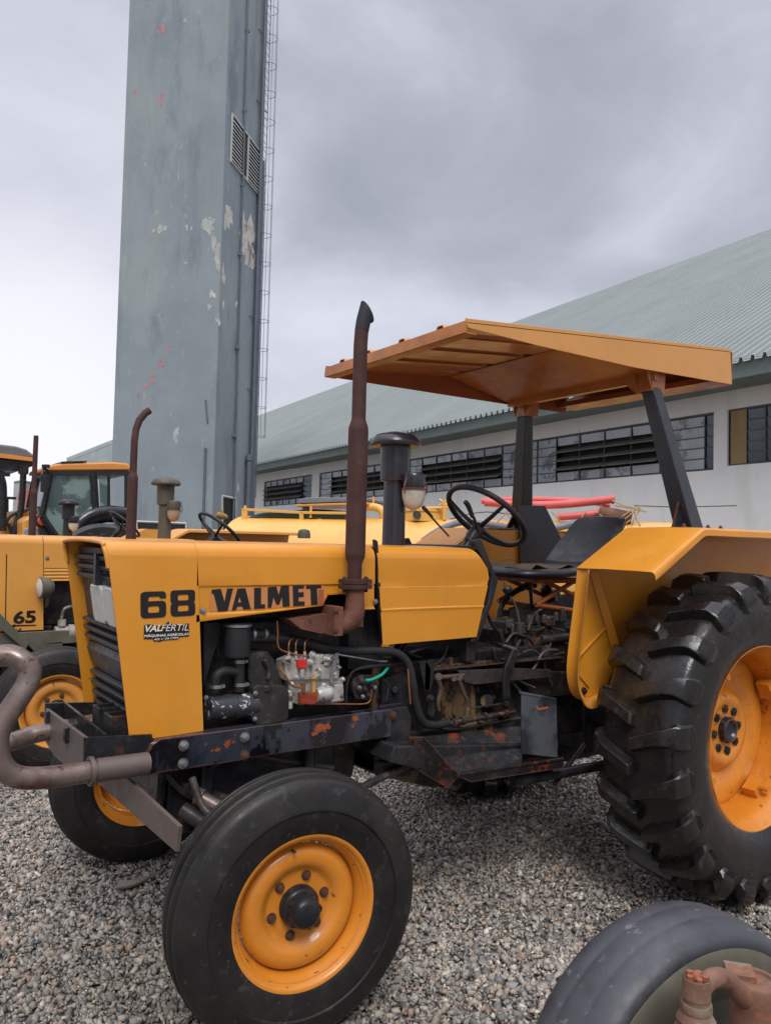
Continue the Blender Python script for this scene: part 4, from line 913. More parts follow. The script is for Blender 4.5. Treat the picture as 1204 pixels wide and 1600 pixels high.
# ---------------------------------------------------------------- fenders
def fender(parent,s,m=YEL):
    """s=-1 near side"""
    Y=lambda y:-s*y if False else y*s*-1
    b=MB(); yi,yo=.50,.88
    # deck outline in X,Z (top line), from the front lip to the back
    top=[(1.455,1.412),(1.775,1.590),(1.80,1.596),(3.15,1.598),(3.2,1.585)]
    def dk(y,dz=0,dx=0): return [V((x+dx,y*s*1.0*1 if False else s*y,z+dz)) for x,z in top]
    rows=[]
    # inner edge -> outer edge with a rolled lip
    for y,dz,dx in((yi,0,0),(yi+.15,0.002,0),(yo-.05,0,0.008),(yo-.012,-.001,.012),(yo,-.010,.014),(yo+.002,-.034,.018),(yo-.006,-.040,.02)):
        rows.append([V((x+dx,s*y,z+dz)) for x,z in top])
    b.grid(rows if s>0 else [r[::-1] for r in rows]); fd=build('fender',b,m,parent,solid=.004,sm=30)
    # inner wall: rounded lower front, arches over the wheel
    b=MB()
    o=[(1.462,1.405),(1.45,1.30),(1.425,1.15),(1.412,1.04),(1.41,.97),(1.421,.914),(1.455,.871),(1.512,.851),(1.59,.859),(1.66,.888),(1.80,1.10),(2.05,1.25),(2.5,1.30),(3.15,1.30),(3.2,1.58),(1.80,1.590),(1.775,1.585)]
    b.poly([V((x,s*(yi+.02*0),z)) for x,z in o],(0,-s*.004,0))
    inn=build('fender_side',b,m,fd,sm=30)
    # rolled front edge curving out over the wheel
    b=MB(); rows=[]
    fr=[(p.x,p.y) for p in smooth([V((x,z,0)) for x,z in((1.462,1.405),(1.445,1.28),(1.425,1.15),(1.408,1.04),(1.405,.97),(1.418,.912),(1.452,.868),(1.512,.848),(1.59,.856),(1.66,.885))],4)]
    for i,(dy,k) in enumerate(((0,0),(.02,-.010),(.05,-.008),(.075,.010),(.085,.03))):
        r=[]
        for j,(x,z) in enumerate(fr):
            a=fr[max(j-1,0)]; c=fr[min(j+1,len(fr)-1)]; tx,tz=c[0]-a[0],c[1]-a[1]; l=math.hypot(tx,tz); nx,nz=(-tz/l,tx/l)
            w_=1.0 if j<22 else max(.25,1-.055*(j-22))
            r.append(V((x-nx*k*1.0,s*(yi+dy*w_),z-nz*k)))
        rows.append(r)
    b.grid(rows); build('fender_edge',b,m,fd,solid=.004,sm=60)
    # diagonal stiffener
    b=MB(); P=[V((1.47,s*(yi+.004),1.03)),V((1.66,s*(yi+.004),1.16))]; b.rod(P[0],P[1],.006,n=8); b.rod(P[0],V((1.47,s*(yi+.004),.96)),.005,n=8); b.rod(V((1.47,s*(yi+.004),.96)),V((1.54,s*(yi+.004),.90)),.005,n=8)
    b.poly([V((1.53,s*(yi+.004),1.40)),V((1.56,s*(yi+.03),1.40)),V((1.72,s*(yi+.03),1.05)),V((1.70,s*(yi+.004),1.02))],(.004,0,0))
    build('fender_rib',b,m,fd)
    return fd
fn=fender(A,-1); ff=fender(A,1)
# far fender's long front wall behind the levers
b=MB(); far=[PY(752,842,.50),PY(806,842,.50),PY(846,842,.50),PY(846,985,.50),PY(800,1010,.50),PY(690,1030,.50),PY(690,1012,.50),PY(735,960,.50)]
b.poly(far,(0,.006,0)); fw_=build('fender_side',b,YEL,ff,bev=.002)
b=MB()
for l in([(762,880),(800,872)],[(786,905),(806,905)],[(786,905),(792,935)],[(806,950),(846,950)]):
    b.rod(PY(*l[0],.496),PY(*l[1],.496),.004,n=6)
build('fender_rib',b,YEL,ff)
b=MB(); b.bolt((1.505,-.505,.885),(0,-1,0),.012,.012); b.bolt((1.60,-.503,1.30),(0,-1,0),.008,.003,False); b.bolt((1.72,-.503,1.42),(0,-1,0),.008,.003,False); build('fender_bolts',b,BLK,fn)
# ---------------------------------------------------------------- seat
b=MB()
sx0=PY(785,895,-.2).x; sx1=PY(888,895,-.2).x
c0=(PY(790,898,-.2)); zc=c0.z
ol=[]; 
for i in range(28):
    t=2*PI*i/28; cx=math.cos(t); sy_=math.sin(t); f=lambda v:math.copysign(abs(v)**.55,v); ol.append((f(cx),f(sy_)))
xc,hx,hy=1.685,.255,.225
rows=[]
for sc_,z in((.88,-.022),(1.0,-.012),(1.02,0),(.99,.012),(.90,.022),(.75,.016),(.5,.012),(.01,.010)):
    rows.append([V((xc+a*hx*sc_,c_*hy*sc_,1.372+z+(.02 if a>0 else 0)*a)) for a,c_ in ol])
b.grid(rows,close=True); b.add(rows[0],[tuple(range(28))[::-1]]); seat=build('seat_cushion',b,SEATM,A,sm=60)
b=MB(); rnd=random.Random(4)
tc_=[V((1.50+.40*i/9,-.18+.36*j/5,1.40+.012*math.sin(i*1.3+j)+rnd.uniform(-.004,.006)-(.012 if i in(0,9) else 0))) for i in range(10) for j in range(6)]
b.grid([tc_[i*6:(i+1)*6] for i in range(10)]); build('torn_cover',b,TORN,seat,solid=.004,sm=60)
b=MB(); B0=V((1.965,0,1.395)); B1=V((2.215,0,1.655)); 
n_=(B1-B0).cross(V((0,1,0))).normalized(); rows=[]
def bk(u,v,d): # u across, v up
    return B0+(B1-B0)*v+V((0,u,0))+n_*d
outl=[(-.20,0),(-.21,.3),(-.20,.7),(-.185,.93),(-.16,1.0),(0,1.02),(.12,1.0),(.145,.93),(.155,.7),(.165,.3),(.165,0),(0,-.02)]
for sc_,d in((.90,-.030),(1.0,-.018),(1.0,0.0),(.93,.016),(.6,.022),(.02,.022)):
    rows.append([bk(u_*sc_,.5+(v_-.5)*sc_,-d) for u_,v_ in outl])
b.grid(rows,close=True); b.add(rows[0],[tuple(range(12))]); build('seat_back',b,SEATM,A,sm=50,bev=0)
b=MB()
for y in(-.13,.13):
    b.rod((1.60,y,1.335),(1.92,y,1.335),.013,n=8); b.rod((1.66,y,1.33),(2.02,y,1.21),.012,n=8); b.rod((1.86,y,1.33),(1.60,y,1.22),.012,n=8); b.rod((1.60,y,1.22),(1.98,y,1.17),.012,n=8)
b.bb((1.60,-.15,1.325),(1.95,.15,1.345)); b.rod((1.90,-.17,1.33),(1.90,.17,1.33),.014)
build('seat_frame',b,mat('orange_frame_paint',(.33,.085,.02),.45,spots=[((.1,.03,.015),20,.6,.1)]),A,bev=.002)
# ---------------------------------------------------------------- chassis rails
def zpx(px,py,y): return PY(px,py,y).z
b=MB()
x0=PY(228,1195,-.30).x; x1=PY(612,1130,-.30).x
def rail(s):
    b=MB(); y0=s*.30
    pts=[(x0+.035,.858),(x0+.012,.845),(x0-.004,.815),(x0-.006,.78),(x0+.004,.752),(x1,.752),(x1,.858)]
    b.poly([V((x,y0,z)) for x,z in pts],(0,-s*.05,0)); return b
rl=build('chassis_rail',rail(-1),RAILM,A,bev=.003); build('chassis_rail',rail(1),RAILM,A,bev=.003)
b=MB(); xd=PY(385,1170,-.30).x; pts=[(x0+.042,.8585),(x0+.016,.845),(x0+.0,.815),(x0-.002,.78),(x0+.008,.7515),(xd,.7515),(xd,.8585)]
b.poly([V((x,-.300,z)) for x,z in pts],(0,-.008,0)); db=build('doubler_plate',b,RAILM,rl,bev=.002)
bolts([PY(287,1165,-.308),PY(286,1193,-.308),PY(382,1152,-.308)],(0,-1,0),.013,.014,STEEL,rl)
bolts([PY(382,1180,-.308),PY(613,1118,-.30)],(0,-1,0),.013,.011,RBOLT,rl)
# bumper tube
b=MB()
bp=[(232,1192,-.345),(140,1206,-.345),(70,1215,-.345),(28,1214,-.345),(5,1198,-.345),(-4,1172,-.345),(-2,1145,-.345),(12,1117,-.345),(30,1090,-.345),(44,1066,-.345),(47,1046,-.34),(34,1032,-.33),(14,1024,-.31),(-30,1030,-.28)]
b.tube(tp(bp),.0315,18,6)
bz=tp(bp)[-1]
b.tube([bz,bz+V((-.04,.15,-.01)),bz+V((-.04,.45,-.01)),bz+V((.0,.60,0))],.0315,18,5)
bump=build('bumper_tube',b,TUBE,A,sm=60)
b=MB(); c=PY(142,1205,-.345); b.lathe([(.034,-.006),(.043,-.006),(.043,.006),(.034,.006)],c,(1,0,0),24,closed=True)
c=PY(150,1204,-.345); b.rod(c+V((-.0,0,0)),PY(230,1193,-.345)+V((0,0,0)),.035,n=18); build('bumper_sleeve',b,PLATE,bump)
b=MB(); fa=[PY(74,1143,.20),PY(45,1150,.20),PY(15,1160,.18)]; b.tube([fa[0]+V((.25,0,.02)),fa[0],fa[1],fa[2],fa[2]+V((-.10,0,.0))],.0315,14,4); build('bumper_tube',b,TUBE,A,sm=60)
# front bracket plates
XP=PY(132,1170,-.29).x
def PX(px,py,x=XP): return at(px,py,'X',x)
b=MB(); b.poly([PX(70,1106),PX(100,1128),PX(133,1153),PX(130,1197),PX(101,1196),PX(84,1180),PX(70,1157)],(.012,0,0))
br_=build('front_bracket',b,PLATE,A,bev=.0015)
y0b=PX(133,1153).y; z0b=PX(133,1153).z; z1b=PX(131,1193).z; y1b=PX(70,1106).y
b=MB(); b.poly([V((XP,y0b,z0b)),V((x0+.02,y0b,z0b-.015)),V((x0+.02,y0b,.80)),V((XP,y0b,z1b))],(0,.012,0)); b.poly([V((XP,y1b,z0b)),V((x0+.02,y1b,z0b-.015)),V((x0+.02,y1b,.76)),V((XP,y1b,z1b))],(0,-.012,0))
b.bb((XP+.0125,y0b+.013,z1b+.003),(x0,y1b-.013,z1b+.013)); b.bb((XP+.06,y0b+.02,z1b+.02),(XP+.07,y1b-.02,z0b+.0)); build('bracket_side',b,BLK,br_)
for (px,py) in((107,1148),(77,1122)):
    b=MB(); c=PX(px,py); b.box(c+V((-.006,0,0)),(.014,.025,.05)); build('bracket_tab',b,BLK,br_,bev=.002)
for y in(-.20,-.06):
    b=MB(); b.bb((XP+.09,y-.04,.86),(XP+.10,y+.04,.93)); b.bb((XP+.10,y-.04,.86),(XP+.16,y-.03,.93)); b.bb((XP+.10,y+.03,.86),(XP+.16,y+.04,.93)); build('bracket_channel',b,BLK,br_,bev=.002)
# long flat bar crossing below
XB=-.36
b=MB(); b.poly([PX(148,1219,XB),PX(195,1213,XB),PX(279,1291,XB),PX(275,1332,XB)],(.012,0,0)); build('tow_bar_plate',b,PLATE,A,bev=.0015)
# ---------------------------------------------------------------- front axle and running gear
b=MB()
b.poly([V((-.02,-.50,.44)),V((-.02,-.40,.48)),V((-.02,-.12,.56)),V((-.02,.12,.56)),V((-.02,.60,.48)),V((-.02,.76,.44)),V((-.02,.76,.36)),V((-.02,.12,.46)),V((-.02,-.12,.46)),V((-.02,-.50,.36))],(.11,0,0))
for y_,s in((-.50,-1),(.77,1)):
    b.rod((.03,y_,.30),(.03,y_,.56),.034); b.rod((.045,y_,.395),(.06,y_+s*.10,.395),.05,.06)
axl=build('front_axle',b,BLK,A,bev=.006)
b=MB(); b.bb((-.20,-.20,.50),(.45,.20,.74)); b.poly([V((-.24,-.24,.76)),V((-.24,-.20,.55)),V((-.24,.20,.55)),V((-.24,.24,.76))],(.03,0,0)); b.bb((-.10,-.25,.60),(-.06,.25,.76)); b.bb((.30,-.25,.60),(.34,.25,.76))
build('axle_support',b,BLK,A,bev=.01)
b=MB()
b.tube([(.10,-.46,.55),(.02,-.30,.60),(-.06,-.12,.62),(-.06,.3,.60)],.016); b.rod((-.14,-.20,.66),(.10,-.45,.52),.020); b.rod((-.16,-.24,.60),(-.02,-.40,.50),.026); b.tube([(.03,-.50,.56),(.06,-.46,.575),(.12,-.44,.57)],.022)
b.box((.04,-.48,.56),(.11,.06,.035)); b.rod((.12,-.44,.56),(.95,-.25,.66),.014); b.rod((-.20,-.18,.56),(-.20,.25,.56),.030)
for p in((.10,-.46,.545),(-.14,-.21,.66),(-.03,-.39,.505)): b.lathe([(0,-.02),(.022,-.02),(.028,0),(.022,.02),(0,.02)],p,(0,0,1),14)
build('steering_linkage',b,DCAST,A)
b=MB(); b.rod((-.10,-.26,.63),(-.02,-.34,.585),.022); b.rod((-.10,-.26,.63),(-.115,-.245,.637),.03); b.rod((.10,-.30,.66),(.16,-.36,.635),.018); build('steering_cylinder',b,TUBE,A)
# ---------------------------------------------------------------- engine
b=MB()
b.bb((-.06,-.13,.72),(.66,.16,1.20)); b.bb((-.02,-.10,1.20),(.62,.14,1.36))
b.poly([V((.0,-.12,.72)),V((.62,-.12,.72)),V((.60,-.10,.55)),V((.05,-.10,.60))],(0,.22,0))
eng=build('engine_block',b,DCAST,A,bev=.01)
b=MB(); b.bb((-.30,-.24,.87),(-.20,.24,1.42)); build('radiator',b,BLK,A,bev=.004)
b=MB(); b.poly([PY(318,972,-.20),PY(343,972,-.20),PY(346,990,-.20),PY(332,1030,-.20),PY(322,1065,-.20),PY(318,1075,-.20)],(0,.02,0))
b.poly([PY(340,975,-.19),PY(346,985,-.19),PY(342,1030,-.19),PY(337,1000,-.19)],(0,.012,0)); build('fan_shroud',b,HOSE,A,bev=.003)
yE=-.235
b=MB(); c=PY(371,1000,yE); r_=(PY(390,1000,yE)-PY(352,1000,yE)).length/2
z0_=zpx(371,1026,yE); z1_=zpx(371,973,yE)
b.lathe([(0,z0_),(r_*.92,z0_),(r_,z0_+.008),(r_,z1_),(0,z1_)],(c.x,c.y,0),(0,0,1),24); flt=build('oil_filter',b,PLAST,A)
b=MB(); b.lathe([(r_+.002,z1_-.012),(r_+.004,z1_-.012),(r_+.004,z1_-.004),(r_+.002,z1_-.004)],(c.x,c.y,0),(0,0,1),24,closed=True); build('hose_clamp',b,STEEL,flt)
b=MB(); b.tube(tp([(374,1024,yE),(374,1045,yE),(374,1080,yE)]),.019,14); b.tube(tp([(372,1050,yE),(350,1049,yE),(338,1058,yE),(336,1080,yE)]),.017,14); build('water_hose',b,HOSE,A,sm=60)
b=MB()
for px,py in((374,1033),(376,1069),(338,1072)):
    q_=PY(px,py,yE); b.lathe([(.0215,-.006),(.0235,-.006),(.0235,.006),(.0215,.006)],q_,(0,0,1),18,closed=True); b.box(q_+V((.018,-.012,0)),(.014,.008,.010))
build('hose_clamp',b,STEEL,A)
b=MB(); a_=PY(325,1107,yE); c_=PY(398,1100,yE); b.ring([a_,a_+(c_-a_)*.45,a_+(c_-a_)*.46,a_+(c_-a_)*.55,a_+(c_-a_)*.56,c_],[.040,.041,.039,.039,.042,.043],24); pmp=build('hydraulic_pump',b,CHIP,A)
b=MB(); 
for px,py in((399,1083),(398,1123),(322,1090)): b.bolt(PY(px,py,yE-.04),(0,-1,0),.006,.008)
build('pump_bolts',b,STEEL,pmp)
b=MB()
b.tpoly([(396,1075),(402,1070),(446,1072),(452,1082),(451,1122),(444,1130),(402,1133),(396,1127)],yE-.035,.09)
b.tpoly([(388,1022),(418,1018),(428,1030),(438,1058),(444,1074),(396,1078),(388,1060)],yE+.01,.08)
b.ring([PY(415,1070,yE-.02),PY(415,1080,yE-.02)],.022,14)
b.tube(tp([(412,1030,yE),(420,1045,yE),(418,1062,yE)]),.010,8)
build('timing_cover',b,DCAST,A,bev=.006)
# injection pump
yI=-.25
b=MB()
b.tpoly([(446,1034),(460,1028),(488,1026),(505,1023),(530,1022),(531,1050),(530,1062),(446,1064)],yI,.08)
b.tpoly([(452,1060),(536,1060),(538,1096),(520,1100),(470,1102),(452,1098)],yI+.012,.07)
b.tpoly([(486,1028),(500,1022),(503,1058),(488,1058)],yI-.012,.02); b.tpoly([(506,1026),(520,1024),(521,1040),(507,1041)],yI-.010,.02)
b.tpoly([(514,1072),(537,1068),(538,1095),(516,1099)],yI-.014,.03)
b.ring([PY(452,1078,yI),PY(452,1108,yI)],.012,12)
ip=build('injection_pump',b,ALU,A,bev=.005)
b=MB()
c=PY(506,1083,yI-.02); b.ring([PY(494,1086,yI-.015),PY(500,1085,yI-.015),PY(512,1083,yI-.015),PY(516,1082,yI-.015)],[.024,.030,.031,.026],20)
build('pump_governor',b,ALU,ip)
for px,py,r in((450,1031,.011),(488,1023,.011),(484,1034,.009),(462,1058,.008),(455,1068,.006),(528,1042,.006),(534,1061,.007),(505,1070,.007),(512,1030,.007),(498,1046,.006),(520,1052,.007)):
    bolts([PY(px,py,yI-.012)],(0,-1,0),r,.014,ALU,ip,'pump_fitting')
for px in(451,462,476):
    b=MB(); b.rod(PY(px,1018,yI),PY(px,1030,yI),.0055,n=8); build('pipe_union',b,ALU,ip)
b=MB(); b.tpoly([(472-6,1031),(479,1031),(480,1036),(478,1040),(478,1045),(467,1045),(466,1039)],yI-.02,.018); build('red_cap',b,REDP,ip,bev=.002)
b=MB(); b.rod(PY(472,1045,yI-.012),PY(472,1058,yI-.012),.009,n=12); build('banjo_union',b,ALU,ip)
b=MB(); b.rod(PY(490.5,1060,yI-.016),PY(490,1081,yI-.016),.0085,n=14); b.rod(PY(490.5,1057,yI-.016),PY(490.5,1060,yI-.016),.015,n=14); build('sight_tube',b,AMB,ip)
b=MB(); b.tpoly([(470,1083),(496,1081),(497,1096),(490,1102),(470,1101)],yI-.022,.025); build('relief_valve',b,REDB,ip,bev=.004)
b=MB(); b.tpoly([(523,1021),(530,1020),(519,1067),(514,1066)],yI-.026,.006); b.bolt(PY(517,1066,yI-.026),(0,-1,0),.006,.008); build('throttle_lever',b,STEEL,ip)
b=MB(); b.tube(tp([(529,1023,yI-.02),(560,1028,yI-.01),(592,1033,yI)]),.0035,8); b.rod(PY(592,1033,yI),PY(604,1033,yI),.006); build('throttle_rod',b,STEEL,A)
b=MB()
for px in(451,462,476):
    b.tube(tp([(px,1020,yI),(px,1008,yI),(px+2,1001,yI+.01),(px+7,998,yI+.03)]),.0028,8)
b.tube(tp([(433,970,yI),(434,990,yI),(434,1005,yI),(440,1016,yI),(470,1024,yI-.005),(490,1026,yI)]),.003,8)
build('injector_pipes',b,COPP,A)
b=MB(); b.tube(tp([(437,1042,yI),(446,1056,yI-.02),(455,1070,yI-.02),(468,1074,yI-.02),(474,1073,yI-.02)]),.0045,8); b.rod(PY(474,1068,yI-.02),PY(474,1082,yI-.02),.007); build('fuel_pipe',b,COPP,A)
b=MB(); b.tube(tp([(492,1100,yI-.01),(530,1100,yI-.01),(566,1100,yI-.01),(577,1096,yI-.01),(580,1086,yI-.01),(580,1077,yI-.01)]),.003,8); build('fuel_pipe',b,COPP,A)
b=MB(); b.tube(tp([(541,1100,yI),(541,1080,yI),(544,1062,yI),(553,1048,yI),(575,1042,yI),(620,1038,yI),(640,1038,yI)]),[.0045]*4+[.008]*3,8); build('return_pipe',b,HOSE,A)
b=MB(); b.tpoly([(552,1062),(562,1055),(582,1055),(588,1066),(586,1084),(576,1095),(556,1092),(551,1080)],yI+.005,.07)
for px,py,r in((564,1063,.012),(578,1070,.011),(560,1078,.009),(574,1086,.009),(568,1076,.012)): b.bolt(PY(px,py,yI),(0,-1,0),r,.014)
build('fuel_pump',b,DCAST,A,bev=.004)
b=MB()
for px,py in((561,1074),(585,1074),(566,1088)): b.bolt(PY(px,py,yI-.006),(0,-1,0),.006,.010)
build('fuel_pump_bolts',b,STEEL,A)
b=MB(); b.tube(tp([(571,1063,yI-.02),(580,1062,yI-.022),(595,1055,yI-.015),(603,1047,yI),(608,1038,yI+.01)]),.0062,10); build('green_hose',b,GRNH,A,sm=60)
# big black lower hose
b=MB(); b.tube(tp([(388,998,-.20),(420,997,-.20),(450,999,-.20),(480,1004,-.21),(510,1012,-.23),(545,1017,-.25),(590,1017,-.27),(620,1021,-.28),(637,1037,-.29),(644,1065,-.30),(649,1098,-.30),(660,1127,-.30),(678,1133,-.30),(700,1129,-.30)]),.0165,16)
build('big_hose',b,HOSE,A,sm=60)
b=MB(); b.tube(tp([(680,1133,-.30),(715,1128,-.30),(770,1118,-.30),(804,1112,-.30)]),[.010,.012,.011,.009],12)
for px,py in((708,1129),(722,1126),(757,1120),(788,1115)): q_=PY(px,py,-.30); b.lathe([(0,-.007),(.018,-.007),(.018,.007),(0,.007)],q_,(1,0,.0),14)
build('hydraulic_pipe',b,mat('pipe_black_rust',(.03,.022,.02),.45,spots=[((.20,.09,.05),30,.55,.1)],bump=(60,.4,.002)),A)
# pressed-steel plate at the clutch housing, wide dark lower body
b=MB()
b.tpoly([(604,1108),(636,1104),(643,1118),(641,1212),(628,1215),(605,1196)],-.29,.03)
b.tpoly([(596,1062),(630,1050),(640,1060),(640,1110),(598,1116)],-.22,.03)
b.ring([PY(592,1105,-.24),PY(627,1100,-.24)],.009,10)
b.ring([PY(617,1078,-.24),PY(617,1078,-.20)],.014,12)
build('clutch_plate',b,BLK,A,bev=.004)
b=MB()
b.bb((.62,-.20,.60),(1.15,.20,1.02))
b.poly([V((.60,-.26,.60)),V((.60,-.26,.75)),V((1.25,-.26,.75)),V((1.25,-.26,.56)),V((.9,-.26,.50))],(0,.40,0))
build('transmission',b,MUD,A,bev=.012)
b=MB(); b.bb((1.15,-.19,.60),(2.3,.19,1.04)); b.rod((1.95,-.62,.71),(1.95,.62,.71),.085); b.bb((1.85,-.22,.5),(2.35,.22,1.10)); b.rod((2.13,-.66,.71),(2.13,.66,.71),.075); build('rear_axle',b,BLK,A,bev=.012)
b=MB(); b.bb((.50,-.20,1.00),(.66,.265,1.44)); b.bb((.66,-.23,1.16),(1.02,.23,1.44)); build('fuel_tank',b,BLK,A,bev=.01)
# linkage levers on the housing
b=MB()
b.tpoly([(655,1036),(666,1032),(673,1045),(671,1078),(664,1080)],-.27,.02); 
b.tpoly([(664,1036),(676,1030),(679,1056),(672,1080),(663,1078)],-.27,.015)
b.ring([PY(672,1092,-.30),PY(672,1092,-.24)],.016,14); b.bolt(PY(672,1092,-.30),(0,-1,0),.012,.012)
b.tpoly([(668,1086),(676,1086),(680,1112),(676,1122),(668,1116)],-.28,.012)
build('clutch_lever',b,BLK,A,bev=.003)
b=MB()
b.tube(tp([(683,1060,-.28),(688,1076,-.28),(684,1098,-.28),(686,1110,-.28)]),[.012,.010,.009,.008],10); b.tube(tp([(716,1060,-.28),(722,1078,-.28),(730,1096,-.28),(731,1108,-.28)]),[.012,.009,.007,.007],10)
b.rod(PY(680,1059,-.28),PY(724,1055,-.28),.009); b.ring([PY(685,1057,-.29),PY(685,1057,-.25)],.015,12); b.ring([PY(717,1058,-.29),PY(717,1058,-.25)],.015,12); b.ring([PY(709,1060,-.29),PY(709,1060,-.25)],.012,12)
b.ring([PY(731,1108,-.30),PY(731,1108,-.28)],.008,12)
build('brake_linkage',b,mat('linkage_greasy',(.075,.05,.038),.4,var=.3,vs=20,bump=(50,.4,.003)),A)
b=MB(); b.rod(PY(732,1107,-.29),PY(795,1098,-.29),.0045,n=8); build('brake_rod',b,DCAST,A)
# footplate with raised treads, fuel cap behind it
zf_=zpx(760,1037,-.24)
b=MB()
pl=[PY(672,1040,-.26),PY(716,1058,-.26)]
b.poly([PY(715,1048,-.26),PY(800,1044,-.26),PY(860,1046,-.26),PY(860,1058,-.26),PY(800,1064,-.26),PY(740,1070,-.26),PY(726,1066,-.26)],(0,.01,0))
xa_=PY(668,1040,-.26).x; xb2=PY(880,1040,-.26).x
b.bb((xa_,-.262,zf_-.004),(xb2,.25,zf_+.002)); fp=build('footplate',b,DARKL,A,bev=.002)
b=MB()
for i in range(13):
    for j in range(2):
        x_=xa_+.05+i*.036; b.box((x_,-.19+j*.10,zf_+.004),(.009,.07,.006),Matrix.Rotation(R_(20),3,'Z'))
tr=build('treads',b,mat('tread_rust',(.20,.085,.03),.5,spots=[((.05,.03,.02),20,.5,.1)]),fp,bev=.002)
b=MB(); q_=PY(732,1036,-.05); b.lathe([(0,0),(.040,0),(.045,.01),(.045,.03),(.036,.038),(0,.04)],(q_.x,q_.y,zf_+.0),(0,0,1),24); build('filler_cap',b,PLATE,A)
# pedals and levers around the driver's feet
b=MB()
b.tpoly([(803,1012),(811,1016),(800,1050),(796,1068),(798,1090),(788,1094),(786,1062),(790,1042)],-.33,.014)
b.poly([PY(770,1002,-.30),PY(812,1012,-.30),PY(820,1022,-.30),PY(790,1014,-.30)],(0,.06,0))
b.tube(tp([(768,1006,-.26),(790,1010,-.30),(806,1016,-.33)]),.011,8)
build('pedal',b,BLK,A,bev=.003)
b=MB(); b.tube(tp([(800,1050,-.24),(826,1050,-.24),(836,1040,-.24),(846,1022,-.24),(858,1016,-.24),(870,1016,-.24)]),.007,10); build('pedal_rod',b,PLATE,A)
b=MB()
b.tpoly([(806,985),(846,975),(884,984),(888,1048),(812,1050),(806,1020)],-.16,.28)
b.tpoly([(790,972),(803,966),(806,990),(790,992)],-.15,.1); b.ring([PY(795,975,-.16),PY(795,975,-.05)],.022,12); b.ring([PY(832,975,-.12),PY(832,960,-.12)],[.04,.03],14); b.ring([PY(855,978,-.15),PY(855,962,-.15)],[.035,.035],14); b.ring([PY(878,972,-.15),PY(878,950,-.15)],[.02,.012],14)
b.tpoly([(818,1046),(892,1050),(905,1086),(830,1092)],-.22,.30)
build('control_housing',b,DCAST,A,bev=.006)
b=MB()
for px,py,r in((826,972,.012),(838,968,.010),(849,970,.014),(800,985,.010),(868,966,.012),(816,985,.008)):
    q_=PY(px,py,-.17); b.lathe([(0,-.01),(r,-.01),(r,.02),(r*.6,.03),(0,.03)],q_,(0,0,1),12)
for l in([(820,978,-.17),(835,985,-.18),(850,980,-.17)],[(812,990,-.18),(830,1000,-.19),(840,1030,-.18)],[(860,985,-.18),(868,1000,-.18),(872,1040,-.18)]): b.tube(tp(l),.005,8)
build('control_fittings',b,DARKL,A)
b=MB()
b.tube(tp([(812,980,-.12),(806,950,-.12),(797,932,-.12)]),[.008,.006,.005],10); gl=build('gear_lever',b,PLATE,A)
b=MB(); c=PY(792,922,-.12); b.lathe([(0,-.02),(.012,-.018),(.022,-.006),(.024,.006),(.018,.016),(0,.02)],c,(0,0,1),18); build('knob',b,PLAST,gl)
b=MB(); b.tube(tp([(832,965,.0),(829,930,.0),(828,912,.0)]),.009,10); b.tube(tp([(780,980,.05),(782,950,.05),(800,928,.05),(825,916,.05),(836,915,.05)]),.013,10); b.box(PY(786,958,.03),(.05,.03,.03)); build('range_lever',b,BLK,A)
b=MB(); b.tube(tp([(752,938,-.10),(768,975,-.10),(783,994,-.10)]),[.007,.008,.010],10); build('brake_lever',b,BLK,A)
b=MB(); b.tube(tp([(748,835,-.03),(741,812,-.03),(732,792,-.03)]),[.006,.007,.007],10); tl=build('hand_throttle',b,BLK,A)
b=MB(); b.tube(tp([(738,808,-.03),(731,790,-.03),(726,784,-.03)]),[.010,.0125,.011],12); build('grip',b,PLAST,tl)
b=MB(); b.tube(tp([(701,838,-.1),(680,815,-.1),(664,797,-.1)]),[.004,.0045,.005],8); sl2=build('stop_lever',b,BLK,A)
b=MB(); b.tube(tp([(675,808,-.1),(664,796,-.1),(660,792,-.1)]),[.006,.009,.008],10); build('grip',b,PLAST,sl2)
b=MB()
for px,py,r in((765,995,.045),(826,965,.04)):
    c=PY(px,py,.30); b.lathe([(0,0),(r,0),(r,-.03),(r*.7,-.035),(r*.65,-.015),(0,-.015)],c,(0,1,0),20)
build('brake_drum',b,BLK,A)
b=MB(); b.tpoly([(846,985),(846,942),(905,925),(905,1000)],.25,.05); b.ring([PY(860,936,.10),PY(852,918,.10)],[.035,.03],14); build('lift_housing',b,BLK,A)
b=MB(); b.tpoly([(704,1012),(712,1012),(710,1030),(702,1028)],-.10,.01); b.tube(tp([(660,1045,-.2),(690,1030,-.2),(700,1000,-.18)]),.007,8); b.tube(tp([(640,1022,-.15),(664,1030,-.15),(680,1032,-.15)]),.008,8); b.rod(PY(690,1012,-.1),PY(690,1050,-.1),.008); build('loose_brackets',b,DCAST,A)
# belly step, side guard plates and draft links
b=MB()
ys=-.46
e1=PY(645,1152,-.34); e2=PY(717,1212,ys)
b.poly([PY(640,1152,-.36),PY(664,1152,-.40),PY(717,1212,-.44),PY(700,1232,-.42),PY(660,1208,-.38),PY(640,1196,-.36)],(.004,.012,0))
b.add([PY(664,1150,-.30),PY(815,1134,-.30),PY(815,1192,ys),PY(717,1212,ys)],[(0,1,2,3)]); 
b.add([PY(664,1150,-.295),PY(815,1134,-.295),PY(815,1194,ys+.01),PY(717,1214,ys+.01)],[(3,2,1,0)])
build('belly_guard',b,PAN,A,bev=0,sm=20)
b=MB(); b.tube([PY(714,1211,ys),PY(770,1202,ys),PY(878,1186,ys)],[.008]*3,10); b.poly([PY(717,1213,ys),PY(880,1190,ys),PY(880,1200,ys),PY(735,1222,ys)],(0,.10,0)); build('step_rail',b,PAN,A)
